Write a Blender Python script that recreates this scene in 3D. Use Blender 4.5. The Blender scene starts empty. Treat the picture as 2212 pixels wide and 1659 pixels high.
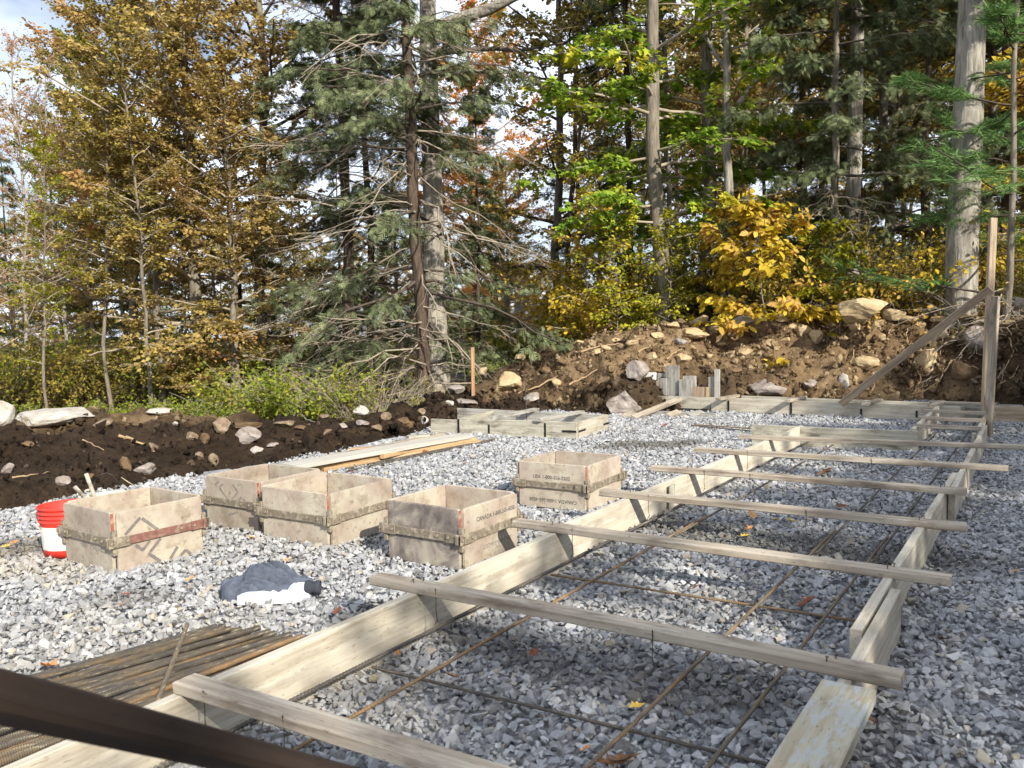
import bpy, bmesh, math, random
import numpy as np
from mathutils import Vector, Matrix, noise as mnoise
from mathutils.bvhtree import BVHTree

scene = bpy.context.scene
COL = scene.collection
R = math.radians
# ------------------------------------------------------------------ camera, sky, sun, exposure
IW, IH, IF = 2212.0, 1659.0, 1789.0          # working pixel frame of the photograph and focal length in it
CAM_H = 1.25
PITCH, ROLL = R(3.85), R(1.2)
fw = np.array([0, math.cos(PITCH), -math.sin(PITCH)])
_r0 = np.array([1.0, 0, 0]); _u0 = np.cross(_r0, fw)
rt = _r0 * math.cos(ROLL) - _u0 * math.sin(ROLL)
up = _u0 * math.cos(ROLL) + _r0 * math.sin(ROLL)
CAM = np.array([0, 0, CAM_H])
cd = bpy.data.cameras.new('camera'); cam = bpy.data.objects.new('camera', cd); COL.objects.link(cam)
cd.sensor_width = 36; cd.lens = IF / IW * 36; cd.clip_start = 0.05; cd.clip_end = 3000
cam.matrix_world = Matrix(((rt[0], up[0], -fw[0], 0), (rt[1], up[1], -fw[1], 0), (rt[2], up[2], -fw[2], CAM_H), (0, 0, 0, 1)))
cd.dof.use_dof = True; cd.dof.focus_distance = 7.0; cd.dof.aperture_fstop = 9.0
scene.camera = cam

SUN_EL, SUN_AZ = R(30.0), R(-60.0)           # azimuth from +X, counter-clockwise
SUN = np.array([math.cos(SUN_EL) * math.cos(SUN_AZ), math.cos(SUN_EL) * math.sin(SUN_AZ), math.sin(SUN_EL)])
sl = bpy.data.lights.new('sun', 'SUN'); sl.energy = 5.0; sl.angle = R(0.53); sl.color = (1.0, 0.945, 0.84)
so = bpy.data.objects.new('sun', sl); COL.objects.link(so)
so.rotation_euler = Vector(SUN).to_track_quat('Z', 'Y').to_euler(); so.location = (10, -18, 14)

world = bpy.data.worlds.new('World'); scene.world = world; world.use_nodes = True
wn, wl = world.node_tree.nodes, world.node_tree.links
wn.clear()
sky = wn.new('ShaderNodeTexSky'); sky.sky_type = 'NISHITA'; sky.sun_disc = False
sky.sun_elevation = SUN_EL; sky.sun_rotation = R(150); sky.air_density = 1.0; sky.dust_density = 1.2; sky.ozone_density = 1.0
tc = wn.new('ShaderNodeTexCoord')
mp = wn.new('ShaderNodeMapping'); mp.inputs['Scale'].default_value = (1.4, 1.4, 3.4)
cn = wn.new('ShaderNodeTexNoise'); cn.inputs['Scale'].default_value = 1.6; cn.inputs['Detail'].default_value = 7; cn.inputs['Roughness'].default_value = 0.55
cr = wn.new('ShaderNodeValToRGB'); cr.color_ramp.elements[0].position = 0.33; cr.color_ramp.elements[1].position = 0.60
mx = wn.new('ShaderNodeMixRGB'); mx.inputs['Color2'].default_value = (13.6, 14.9, 17.4, 1)
bg = wn.new('ShaderNodeBackground'); bg.inputs['Strength'].default_value = 0.07
wo = wn.new('ShaderNodeOutputWorld')
wl.new(tc.outputs['Generated'], mp.inputs['Vector']); wl.new(mp.outputs['Vector'], cn.inputs['Vector'])
wl.new(cn.outputs['Fac'], cr.inputs['Fac']); wl.new(cr.outputs['Color'], mx.inputs['Fac'])
wl.new(sky.outputs['Color'], mx.inputs['Color1']); wl.new(mx.outputs['Color'], bg.inputs['Color'])
wl.new(bg.outputs['Background'], wo.inputs['Surface'])

vs = scene.view_settings
vs.view_transform = 'Standard'; vs.look = 'None'; vs.gamma = 1.0; vs.exposure = 0.62; vs.use_curve_mapping = False
scene.cycles.max_bounces = 4; scene.cycles.diffuse_bounces = 3; scene.cycles.glossy_bounces = 2
scene.cycles.transmission_bounces = 3; scene.cycles.transparent_max_bounces = 6
scene.cycles.use_denoising = True; scene.cycles.use_adaptive_sampling = True; scene.cycles.adaptive_threshold = 0.03
scene.cycles.caustics_reflective = False; scene.cycles.caustics_refractive = False

# ------------------------------------------------------------------ pixel helpers
def ray(x, y):
    d = fw * IF + rt * (x - IW / 2) - up * (y - IH / 2)
    return d / np.linalg.norm(d)
def at(x, y, z=0.0):
    d = ray(x, y); return CAM + d * ((z - CAM_H) / d[2])
def far(x, y, dist):
    d = ray(x, y); return CAM + d * (dist / math.hypot(d[0], d[1]))
def on_plane(p, n, x, y):
    d = ray(x, y); return CAM + d * (((np.array(p) - CAM) @ n) / (d @ n))

def smooth(a, b, x):
    t = np.clip((x - a) / (b - a), 0, 1); return t * t * (3 - 2 * t)

# ------------------------------------------------------------------ object helpers
def link(name, mesh, mat=None, parent=None, loc=None, mw=None):
    o = bpy.data.objects.new(name, mesh); COL.objects.link(o)
    if mat is not None and mesh is not None and len(mesh.materials) == 0: mesh.materials.append(mat)
    if parent is not None: o.parent = parent
    if loc is not None: o.location = loc
    if mw is not None: o.matrix_local = mw
    return o
def tag(o, label, cat, group=None):
    o['label'] = label; o['category'] = cat
    if group: o['group'] = group
    return o
def struct(o, label=None):
    o['kind'] = 'structure'
    if label: o['label'] = label
    return o
def stuff(o, label=None, cat=None):
    o['kind'] = 'stuff'
    if label: o['label'] = label
    if cat: o['category'] = cat
    return o
def empty(name, loc, rotz=0.0):
    o = bpy.data.objects.new(name, None); COL.objects.link(o); o.location = loc; o.rotation_euler = (0, 0, rotz)
    o.empty_display_size = 0.2
    return o
def np_mesh(name, V, F, smooth_shade=False, attrs=None):
    """V (n,3), F (m,3) or (m,4)"""
    me = bpy.data.meshes.new(name)
    V = np.asarray(V, dtype=np.float32); F = np.asarray(F, dtype=np.int32); k = F.shape[1]
    me.vertices.add(len(V)); me.vertices.foreach_set('co', V.ravel())
    me.loops.add(F.size); me.loops.foreach_set('vertex_index', F.ravel())
    me.polygons.add(len(F)); me.polygons.foreach_set('loop_start', np.arange(0, F.size, k, dtype=np.int32))
    if smooth_shade: me.polygons.foreach_set('use_smooth', np.ones(len(F), dtype=bool))
    for an, av in (attrs or {}).items():
        a = me.attributes.new(an, 'FLOAT', 'POINT'); a.data.foreach_set('value', np.asarray(av, dtype=np.float32))
    me.update(calc_edges=True)
    return me
def py_mesh(name, V, F, smooth_shade=False):
    me = bpy.data.meshes.new(name); me.from_pydata([tuple(map(float, v)) for v in V], [], F); me.update()
    if smooth_shade:
        for p in me.polygons: p.use_smooth = True
    return me
def bm_mesh(name, bm, smooth_shade=False):
    me = bpy.data.meshes.new(name); bm.to_mesh(me); bm.free()
    if smooth_shade:
        for p in me.polygons: p.use_smooth = True
    return me
def frame_mat(A, X, Z):
    X = Vector(X).normalized(); Z = Vector(Z); Y = Z.cross(X).normalized(); Z = X.cross(Y)
    return Matrix(((X[0], Y[0], Z[0], A[0]), (X[1], Y[1], Z[1], A[1]), (X[2], Y[2], Z[2], A[2]), (0, 0, 0, 1)))

prng = random.Random(5)
def plank_mesh(L, w, t, ch=0.003, warp=0.0, seg=6, seed=0, end_jit=0.004):
    """chamfered board along local +X, centred on Y and Z"""
    r = random.Random(seed)
    hw, ht = w / 2, t / 2
    prof = [(-hw + ch, -ht), (hw - ch, -ht), (hw, -ht + ch), (hw, ht - ch), (hw - ch, ht), (-hw + ch, ht), (-hw, ht - ch), (-hw, -ht + ch)]
    V, F = [], []
    ph1, ph2 = r.uniform(0, 6), r.uniform(0, 6)
    for i in range(seg + 1):
        f = i / seg; x = L * f
        oy = warp * math.sin(f * 3.1 + ph1) ; oz = warp * 0.6 * math.sin(f * 4.2 + ph2)
        for (a, b) in prof:
            jx = r.uniform(-end_jit, end_jit) if i in (0, seg) else 0
            V.append((x + jx, a + oy + r.uniform(-.0008, .0008), b + oz + r.uniform(-.0008, .0008)))
    for i in range(seg):
        for k in range(8):
            a = i * 8 + k; b = i * 8 + (k + 1) % 8
            F.append((a, b, b + 8, a + 8))
    F.append(tuple(reversed(range(8)))); F.append(tuple(range(seg * 8, seg * 8 + 8)))
    return py_mesh('board', V, F)
def plank(name, A, B, w, t, mat, parent=None, zup=(0, 0, 1), ch=0.003, warp=0.002, seg=6, root=None):
    """board whose centre line runs from A to B; w across, t along zup"""
    A = Vector([float(q) for q in A]); B = Vector([float(q) for q in B])
    me = plank_mesh((B - A).length, w, t, ch, warp, seg, prng.random())
    me.materials.append(mat)
    o = bpy.data.objects.new(name, me); COL.objects.link(o)
    m = frame_mat(A, B - A, zup)
    if parent is not None:
        o.parent = parent
        o.matrix_local = parent_inv(parent) @ m
    else:
        o.matrix_world = m
    return o
def parent_inv(p):
    m = Matrix.LocRotScale(p.location, p.rotation_euler, p.scale) if p.parent is None else Matrix.LocRotScale(p.parent.location, p.parent.rotation_euler, p.parent.scale) @ p.matrix_local
    return m.inverted()
def box_bm(bm, lo, hi, ch=0.0):
    c = [(a + b) / 2 for a, b in zip(lo, hi)]; s = [b - a for a, b in zip(lo, hi)]
    g = bmesh.ops.create_cube(bm, size=1.0, matrix=Matrix.Translation(c) @ Matrix.Diagonal((*s, 1)))
    if ch > 0:
        es = list({e for v in g['verts'] for e in v.link_edges})
        bmesh.ops.bevel(bm, geom=es, offset=ch, segments=1, affect='EDGES', profile=0.5)
def box(name, lo, hi, mat, parent=None, ch=0.0, mw=None):
    bm = bmesh.new(); box_bm(bm, lo, hi, ch)
    return link(name, bm_mesh(name, bm), mat, parent, mw=mw)
def batch_tubes(P, Rd, sides=3, cap=False):
    """P (M,N,3), Rd (M,N) -> verts, quad faces"""
    P = np.asarray(P, float); M, N, _ = P.shape
    T = np.gradient(P, axis=1); T /= np.linalg.norm(T, axis=2, keepdims=True) + 1e-9
    ref = np.where(np.abs(T[..., 2:3]) > 0.9, np.array([1.0, 0, 0]), np.array([0, 0, 1.0]))
    U = np.cross(T, ref); U /= np.linalg.norm(U, axis=2, keepdims=True) + 1e-9
    W = np.cross(T, U)
    a = np.arange(sides) * 2 * math.pi / sides
    V = P[:, :, None, :] + Rd[:, :, None, None] * (np.cos(a)[None, None, :, None] * U[:, :, None, :] + np.sin(a)[None, None, :, None] * W[:, :, None, :])
    idx = np.arange(M * N * sides).reshape(M, N, sides)
    q = np.stack([idx[:, :-1, :], np.roll(idx, -1, 2)[:, :-1, :], np.roll(idx, -1, 2)[:, 1:, :], idx[:, 1:, :]], -1).reshape(-1, 4)
    return V.reshape(-1, 3), q
def merge(parts):
    Vs, Fs, n = [], [], 0
    for V, F in parts:
        Vs.append(V); Fs.append(F + n); n += len(V)
    return np.concatenate(Vs), np.concatenate(Fs)
def tube(name, pts, r, mat, parent=None, sides=6, r_end=None, local=True, smooth_shade=True):
    pts = np.asarray(pts, float); org = pts[0].copy()
    rr = np.linspace(r, r if r_end is None else r_end, len(pts))
    V, F = batch_tubes((pts - org)[None], rr[None], sides)
    n = len(V)
    F = [tuple(map(int, q)) for q in F] + [tuple(range(sides)), tuple(range(n - sides, n))]
    me = py_mesh(name, V, F, smooth_shade)
    o = link(name, me, mat, parent)
    if parent is None: o.location = org
    else: o.matrix_local = parent_inv(parent) @ Matrix.Translation(org)
    return o

# ------------------------------------------------------------------ materials
class NT:
    def __init__(s, name):
        s.m = bpy.data.materials.new(name); s.m.use_nodes = True
        s.t = s.m.node_tree; s.n = s.t.nodes; s.l = s.t.links; s.n.clear()
        s.out = s.n.new('ShaderNodeOutputMaterial')
        s._tc = None
    def node(s, typ, **kw):
        n = s.n.new(typ)
        for k, v in kw.items(): setattr(n, k, v)
        return n
    def link(s, a, b): s.l.new(a, b)
    def tc(s, which='Object'):
        if s._tc is None: s._tc = s.node('ShaderNodeTexCoord')
        return s._tc.outputs[which]
    def mapped(s, scale=(1, 1, 1), which='Object', offs=None):
        mp = s.node('ShaderNodeMapping'); mp.inputs['Scale'].default_value = scale
        s.link(s.tc(which), mp.inputs['Vector'])
        if offs is not None: s.link(offs, mp.inputs['Location'])
        return mp.outputs['Vector']
    def noise(s, vec, scale, detail=4, rough=0.55, dist=0.0):
        n = s.node('ShaderNodeTexNoise'); n.inputs['Scale'].default_value = scale; n.inputs['Detail'].default_value = detail
        n.inputs['Roughness'].default_value = rough; n.inputs['Distortion'].default_value = dist
        s.link(vec, n.inputs['Vector']); return n.outputs['Fac']
    def ramp(s, fac, stops):
        r = s.node('ShaderNodeValToRGB'); e = r.color_ramp.elements
        while len(e) < len(stops): e.new(0.5)
        for el, (p, c) in zip(e, stops):
            el.position = p; el.color = (*c, 1) if len(c) == 3 else c
        s.link(fac, r.inputs['Fac']); return r.outputs['Color']
    def mix(s, fac, a, b, typ='MIX'):
        n = s.node('ShaderNodeMixRGB', blend_type=typ)
        for i, v in ((0, fac), (1, a), (2, b)):
            if isinstance(v, (int, float)): n.inputs[i].default_value = v if i == 0 else (v, v, v, 1)
            elif isinstance(v, tuple): n.inputs[i].default_value = (*v, 1)
            else: s.link(v, n.inputs[i])
        return n.outputs[0]
    def math(s, op, a, b=0.0):
        n = s.node('ShaderNodeMath', operation=op)
        for i, v in ((0, a), (1, b)):
            if isinstance(v, (int, float)): n.inputs[i].default_value = v
            else: s.link(v, n.inputs[i])
        return n.outputs[0]
    def rnd(s): return s.node('ShaderNodeObjectInfo').outputs['Random']
    def attr(s, name, typ='GEOMETRY'):
        a = s.node('ShaderNodeAttribute', attribute_name=name); a.attribute_type = typ; return a.outputs['Fac']
    def bump(s, h, strength=0.3, dist=0.01):
        b = s.node('ShaderNodeBump'); b.inputs['Strength'].default_value = strength; b.inputs['Distance'].default_value = dist
        s.link(h, b.inputs['Height']); return b.outputs['Normal']
    def principled(s, col, rough=0.8, normal=None, metal=0.0, spec=0.3):
        p = s.node('ShaderNodeBsdfPrincipled')
        if isinstance(col, tuple): p.inputs['Base Color'].default_value = (*col, 1)
        else: s.link(col, p.inputs['Base Color'])
        if isinstance(rough, (int, float)): p.inputs['Roughness'].default_value = rough
        else: s.link(rough, p.inputs['Roughness'])
        p.inputs['Metallic'].default_value = metal; p.inputs['Specular IOR Level'].default_value = spec
        if normal is not None: s.link(normal, p.inputs['Normal'])
        s.link(p.outputs[0], s.out.inputs['Surface']); return p

def wood(name, dark, mid, light, stain=(0.10, 0.075, 0.05), stain_amt=0.5, cake=None, bump=0.35):
    k = NT(name)
    r = k.rnd(); off = k.node('ShaderNodeCombineXYZ'); k.link(k.math('MULTIPLY', r, 37.0), off.inputs[0]); k.link(k.math('MULTIPLY', r, 11.0), off.inputs[1])
    v = k.mapped((1.6, 42, 42), offs=off.outputs[0]); v2 = k.mapped((2.2, 7, 7), offs=off.outputs[0])
    g = k.noise(v, 1.0, 5, 0.6, 0.4)
    c = k.ramp(g, [(0.28, dark), (0.5, mid), (0.72, light)])
    b = k.noise(v2, 1.5, 5, 0.65)
    c = k.mix(k.math('MULTIPLY', k.ramp(b, [(0.50, (0, 0, 0)), (0.66, (1, 1, 1))]), stain_amt), c, stain)
    sp = k.noise(k.mapped((8, 40, 40), offs=off.outputs[0]), 3.0, 3, 0.6)
    c = k.mix(k.math('MULTIPLY', k.ramp(sp, [(0.63, (0, 0, 0)), (0.70, (1, 1, 1))]), 0.75), c, stain)
    if cake is not None:
        ck = k.noise(k.mapped((3, 12, 12), offs=off.outputs[0]), 2.0, 6, 0.7)
        c = k.mix(k.ramp(ck, [(0.50, (0, 0, 0)), (0.57, (0.8, 0.8, 0.8))]), c, cake)
    br = k.node('ShaderNodeMapRange'); k.link(r, br.inputs[0]); br.inputs[3].default_value = 0.84; br.inputs[4].default_value = 1.12
    hs = k.node('ShaderNodeHueSaturation'); k.link(br.outputs[0], hs.inputs['Value']); k.link(c, hs.inputs['Color'])
    k.principled(hs.outputs[0], 0.85, k.bump(k.math('ADD', g, k.math('MULTIPLY', b, 0.6)), bump, 0.004))
    return k.m
M_form = wood('form_wood', (0.36, 0.31, 0.23), (0.48, 0.43, 0.34), (0.57, 0.525, 0.43), (0.22, 0.18, 0.13), 0.5)
M_formold = wood('old_form_wood', (0.26, 0.235, 0.18), (0.39, 0.36, 0.285), (0.50, 0.465, 0.37), (0.09, 0.075, 0.055), 0.85)
M_batten = wood('batten_wood', (0.23, 0.18, 0.13), (0.38, 0.32, 0.245), (0.52, 0.46, 0.375), (0.12, 0.085, 0.06), 0.7)
M_caked = wood('caked_plank', (0.30, 0.25, 0.16), (0.42, 0.37, 0.26), (0.50, 0.46, 0.36), (0.10, 0.08, 0.06), 0.5, (0.43, 0.45, 0.44))
M_lumber = wood('new_lumber', (0.30, 0.18, 0.085), (0.43, 0.295, 0.155), (0.54, 0.41, 0.24), (0.22, 0.12, 0.06), 0.5)
M_lumpale = wood('pale_lumber', (0.30, 0.27, 0.22), (0.40, 0.37, 0.32), (0.48, 0.46, 0.41), (0.40, 0.34, 0.27), 0.35)
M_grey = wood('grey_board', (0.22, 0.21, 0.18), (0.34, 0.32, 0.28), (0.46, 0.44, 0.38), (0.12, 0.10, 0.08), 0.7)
M_whiteboard = wood('whitewashed_board', (0.6, 0.6, 0.58), (0.72, 0.72, 0.70), (0.8, 0.8, 0.78), (0.4, 0.38, 0.34), 0.4)
M_post = wood('post_wood', (0.20, 0.14, 0.09), (0.33, 0.25, 0.17), (0.44, 0.36, 0.26), (0.12, 0.08, 0.05), 0.5)
M_dark = wood('dark_rail', (0.022, 0.013, 0.008), (0.036, 0.022, 0.014), (0.05, 0.032, 0.022), (0.012, 0.008, 0.006), 0.5, None, 0.15)
M_stake = wood('stake_wood', (0.20, 0.10, 0.05), (0.33, 0.19, 0.10), (0.46, 0.30, 0.18), (0.10, 0.06, 0.04), 0.4)

def panel_mat():
    k = NT('form_plywood'); r = k.rnd()
    off = k.node('ShaderNodeCombineXYZ'); k.link(k.math('MULTIPLY', r, 23.0), off.inputs[0]); k.link(k.math('MULTIPLY', r, 7.0), off.inputs[2])
    v = k.mapped((1, 1, 1), offs=off.outputs[0])
    a = k.noise(v, 5.0, 5, 0.6)
    c = k.ramp(a, [(0.30, (0.25, 0.20, 0.15)), (0.45, (0.36, 0.295, 0.235)), (0.58, (0.41, 0.36, 0.28)), (0.76, (0.48, 0.44, 0.34))])
    d = k.noise(v, 9.0, 7, 0.72, 0.6)
    c = k.mix(k.math('MULTIPLY', k.ramp(d, [(0.52, (0, 0, 0)), (0.62, (1, 1, 1))]), 0.65), c, (0.25, 0.20, 0.135))
    e = k.noise(v, 36.0, 4, 0.6)
    c = k.mix(k.math('MULTIPLY', k.ramp(e, [(0.60, (0, 0, 0)), (0.69, (1, 1, 1))]), 0.65), c, (0.17, 0.13, 0.09))
    st = k.noise(k.mapped((14, 14, 1.6), offs=off.outputs[0]), 2.0, 4, 0.6)
    c = k.mix(k.math('MULTIPLY', k.ramp(st, [(0.58, (0, 0, 0)), (0.75, (1, 1, 1))]), 0.4), c, (0.36, 0.24, 0.17))
    br = k.node('ShaderNodeMapRange'); k.link(r, br.inputs[0]); br.inputs[3].default_value = 0.88; br.inputs[4].default_value = 1.1
    hs = k.node('ShaderNodeHueSaturation'); k.link(br.outputs[0], hs.inputs['Value']); k.link(c, hs.inputs['Color'])
    k.principled(hs.outputs[0], 0.75, k.bump(k.math('ADD', a, d), 0.25, 0.004)); return k.m
M_panel = panel_mat()
def panel_dark():
    k = NT('grimy_plywood'); v = k.mapped()
    a = k.noise(v, 6.0, 7, 0.7, 0.5)
    c = k.ramp(a, [(0.36, (0.10, 0.085, 0.075)), (0.48, (0.20, 0.17, 0.145)), (0.58, (0.33, 0.29, 0.23)), (0.72, (0.42, 0.38, 0.29))])
    k.principled(c, 0.8, k.bump(a, 0.3, 0.005)); return k.m
M_panel_dark = panel_dark()
def simple(name, col, rough=0.6, metal=0.0, var=0.25, scale=20.0, spec=0.3, dirt=None):
    k = NT(name); v = k.mapped(); a = k.noise(v, scale, 5, 0.65)
    lo = tuple(c * (1 - var) for c in col); hi = tuple(min(1, c * (1 + var)) for c in col)
    c = k.ramp(a, [(0.3, lo), (0.7, hi)])
    if dirt is not None:
        b = k.noise(v, scale * 0.6, 6, 0.7)
        c = k.mix(k.ramp(b, [(0.5, (0, 0, 0)), (0.64, (0.8, 0.8, 0.8))]), c, dirt)
    k.principled(c, rough, k.bump(a, 0.2, 0.003), metal, spec); return k.m
M_red = simple('red_plastic', (0.62, 0.045, 0.03), 0.45, dirt=None, var=0.12)
M_redpaint = simple('red_edge_paint', (0.28, 0.09, 0.06), 0.7, dirt=(0.40, 0.30, 0.2))
M_cream = simple('cream_plastic', (0.66, 0.60, 0.42), 0.5, var=0.1)
M_white = simple('white_label', (0.68, 0.66, 0.60), 0.6, var=0.12, dirt=(0.48, 0.42, 0.34))
M_steel = simple('caked_steel', (0.20, 0.165, 0.12), 0.7, 0.15, 0.35, 45, dirt=(0.42, 0.37, 0.28))
M_redsteel = simple('red_steel_strap', (0.20, 0.095, 0.075), 0.75, 0.1, 0.3, 40, dirt=(0.30, 0.22, 0.155))
M_strap = simple('black_strap', (0.015, 0.014, 0.013), 0.5, 0.3)
M_print = None
M_nail = simple('nail_steel', (0.12, 0.10, 0.09), 0.5, 0.6)
M_wire = simple('tie_wire', (0.06, 0.05, 0.045), 0.5, 0.5)
M_wirepale = simple('dusty_wire', (0.50, 0.43, 0.30), 0.7)
M_cloth = None
def print_mat(name, col, fade):
    k = NT(name); a = k.noise(k.mapped(), 55.0, 4, 0.7); b = k.noise(k.mapped(), 9.0, 3, 0.6)
    f = k.ramp(k.math('ADD', k.math('MULTIPLY', a, 0.5), k.math('MULTIPLY', b, 0.5)), [(0.36, (fade * .35,) * 3), (0.56, (fade,) * 3)])
    p = k.principled(col, 0.8); t = k.node('ShaderNodeBsdfTransparent'); ms = k.node('ShaderNodeMixShader')
    k.link(f, ms.inputs[0]); k.link(t.outputs[0], ms.inputs[1]); k.link(p.outputs[0], ms.inputs[2]); k.link(ms.outputs[0], k.out.inputs['Surface'])
    return k.m
M_print = print_mat('faded_ink', (0.13, 0.115, 0.105), 0.85)
M_logo = print_mat('faded_logo_ink', (0.17, 0.155, 0.145), 0.7)
M_logo_faint = print_mat('faint_logo_ink', (0.24, 0.22, 0.20), 0.5)
def rebar_mat():
    k = NT('rebar_steel'); r = k.rnd(); a = k.noise(k.mapped((2.2, 14, 14)), 3.0, 6, 0.7)
    s = k.math('ADD', k.math('MULTIPLY', a, 0.72), k.math('MULTIPLY', k.math('POWER', r, 1.6), 0.30))
    c = k.ramp(s, [(0.25, (0.065, 0.06, 0.058)), (0.42, (0.10, 0.086, 0.07)), (0.56, (0.15, 0.115, 0.075)), (0.70, (0.25, 0.145, 0.065)), (0.85, (0.34, 0.26, 0.15))])
    md = k.noise(k.mapped((1.5, 30, 30)), 5.0, 5, 0.7); c = k.mix(k.ramp(md, [(0.56, (0, 0, 0)), (0.66, (0.8, 0.8, 0.8))]), c, (0.42, 0.36, 0.25))
    k.principled(c, 0.75, k.bump(k.noise(k.mapped(), 90, 3), 0.3, 0.002), 0.2); return k.m
M_rebar = rebar_mat()
def gravel_base():
    k = NT('gravel_bed'); v = k.node('ShaderNodeTexVoronoi'); v.inputs['Scale'].default_value = 30; k.link(k.tc(), v.inputs['Vector'])
    c = k.ramp(v.outputs['Color'], [(0.1, (0.19, 0.19, 0.195)), (0.9, (0.34, 0.338, 0.335))])
    k.principled(c, 0.9, k.bump(v.outputs['Distance'], 0.8, 0.02)); return k.m
M_gbase = gravel_base()
def stone_mat():
    k = NT('crushed_stone'); r = k.rnd()
    c = k.ramp(r, [(0.0, (0.14, 0.143, 0.155)), (0.18, (0.235, 0.239, 0.25)), (0.6, (0.325, 0.328, 0.335)), (0.9, (0.41, 0.41, 0.41)), (1.0, (0.52, 0.515, 0.505))])
    n = k.noise(k.tc(), 1.6, 5, 0.7)
    c = k.mix(k.ramp(n, [(0.35, (0, 0, 0)), (0.7, (0.5, 0.5, 0.5))]), c, (0.40, 0.395, 0.385))
    c = k.mix(k.attr('tan', 'INSTANCER'), c, (0.38, 0.33, 0.25))
    w = k.attr('wet_and_shade', 'INSTANCER')
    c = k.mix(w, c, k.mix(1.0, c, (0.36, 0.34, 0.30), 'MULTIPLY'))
    k.principled(c, 0.8, k.bump(n, 0.3, 0.2)); return k.m
M_stone = stone_mat()
def dirt_mat():
    k = NT('excavated_dirt'); v = k.mapped()
    a = k.noise(v, 2.2, 7, 0.7); b = k.noise(v, 22, 5, 0.7); big = k.noise(v, 0.55, 3, 0.5)
    c = k.ramp(a, [(0.30, (0.055, 0.035, 0.019)), (0.45, (0.125, 0.082, 0.045)), (0.57, (0.225, 0.153, 0.083)), (0.70, (0.36, 0.26, 0.15))])
    c = k.mix(k.ramp(b, [(0.45, (0, 0, 0)), (0.72, (0.6, 0.6, 0.6))]), c, (0.29, 0.195, 0.11))
    c = k.mix(k.math('MULTIPLY', k.attr('topsoil_shade'), 0.92), c, k.ramp(k.math('ADD', k.math('MULTIPLY', a, 0.6), k.math('MULTIPLY', b, 0.4)), [(0.35, (0.012, 0.008, 0.006)), (0.55, (0.027, 0.018, 0.012)), (0.75, (0.06, 0.038, 0.023))]))
    k.principled(c, 0.95, k.bump(k.math('ADD', a, b), 0.9, 0.05), spec=0.1); return k.m
M_dirt = dirt_mat()
def clod_mat():
    k = NT('dirt_clod'); r = k.rnd(); b = k.noise(k.mapped(), 2.2, 5, 0.7)
    c = k.ramp(k.math('ADD', k.math('MULTIPLY', r, 0.6), k.math('MULTIPLY', b, 0.4)), [(0.2, (0.055, 0.034, 0.019)), (0.45, (0.145, 0.095, 0.05)), (0.65, (0.27, 0.19, 0.105)), (0.85, (0.44, 0.34, 0.21))])
    c = k.mix(k.attr('topsoil_shade', 'INSTANCER'), c, k.ramp(r, [(0.2, (0.013, 0.009, 0.006)), (0.85, (0.036, 0.024, 0.016)), (0.97, (0.10, 0.075, 0.05))]))
    k.principled(c, 0.95, k.bump(b, 0.5, 0.3), spec=0.1); return k.m
M_clod = clod_mat()
def rock_mat(name, a, b, c3, dusty=(0.34, 0.24, 0.13), amt=0.6):
    k = NT(name); v = k.mapped(); r = k.rnd()
    n1 = k.noise(v, 4.0, 7, 0.68, 0.5); n2 = k.noise(v, 18, 5, 0.7)
    c = k.ramp(n1, [(0.32, a), (0.5, b), (0.68, c3)])
    c = k.mix(k.math('MULTIPLY', k.ramp(n2, [(0.45, (0, 0, 0)), (0.65, (1, 1, 1))]), amt), c, dusty)
    k.principled(c, 0.9, k.bump(k.math('ADD', n1, k.math('MULTIPLY', n2, 0.6)), 0.6, 0.03), spec=0.15); return k.m
M_rock = {'tan': rock_mat('tan_rock', (0.30, 0.215, 0.115), (0.44, 0.33, 0.185), (0.54, 0.43, 0.27)),
          'grey': rock_mat('grey_rock', (0.16, 0.13, 0.11), (0.27, 0.235, 0.21), (0.40, 0.36, 0.33), (0.24, 0.17, 0.11), 0.45),
          'white': rock_mat('white_rock', (0.28, 0.25, 0.21), (0.42, 0.385, 0.34), (0.54, 0.51, 0.47), (0.36, 0.28, 0.19), 0.45),
          'dull': rock_mat('dull_rock', (0.13, 0.095, 0.06), (0.22, 0.165, 0.11), (0.31, 0.25, 0.17), (0.10, 0.065, 0.04), 0.75),
          'brown': rock_mat('brown_rock', (0.075, 0.045, 0.026), (0.14, 0.09, 0.05), (0.22, 0.155, 0.09), (0.16, 0.10, 0.055), 0.5)}
M_root = simple('root_bark', (0.33, 0.23, 0.13), 0.9, var=0.35)
def forest_floor():
    k = NT('forest_floor'); v = k.mapped(); a = k.noise(v, 1.2, 6, 0.7); b = k.noise(v, 14, 5, 0.7)
    c = k.ramp(k.math('ADD', k.math('MULTIPLY', a, 0.5), k.math('MULTIPLY', b, 0.5)), [(0.32, (0.035, 0.028, 0.015)), (0.5, (0.085, 0.06, 0.03)), (0.62, (0.13, 0.085, 0.038)), (0.72, (0.06, 0.07, 0.025))])
    k.principled(c, 0.95, k.bump(b, 0.8, 0.06), spec=0.1); return k.m
M_floor = forest_floor()
def bark(name, dark, light, sc=1.0, depth=0.02):
    k = NT(name); v = k.mapped((9 * sc, 9 * sc, 1.5 * sc)); a = k.noise(v, 1.6, 6, 0.65, 0.6); b = k.noise(k.mapped(), 2.0, 4, 0.6)
    c = k.ramp(a, [(0.36, dark), (0.62, light)])
    c = k.mix(k.math('MULTIPLY', b, 0.5), c, tuple(x * 0.6 for x in light))
    k.principled(c, 0.9, k.bump(a, 0.9, depth), spec=0.1); return k.m
M_bark_pale = bark('pale_bark', (0.13, 0.112, 0.09), (0.42, 0.385, 0.32), 0.9, 0.035)
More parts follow.
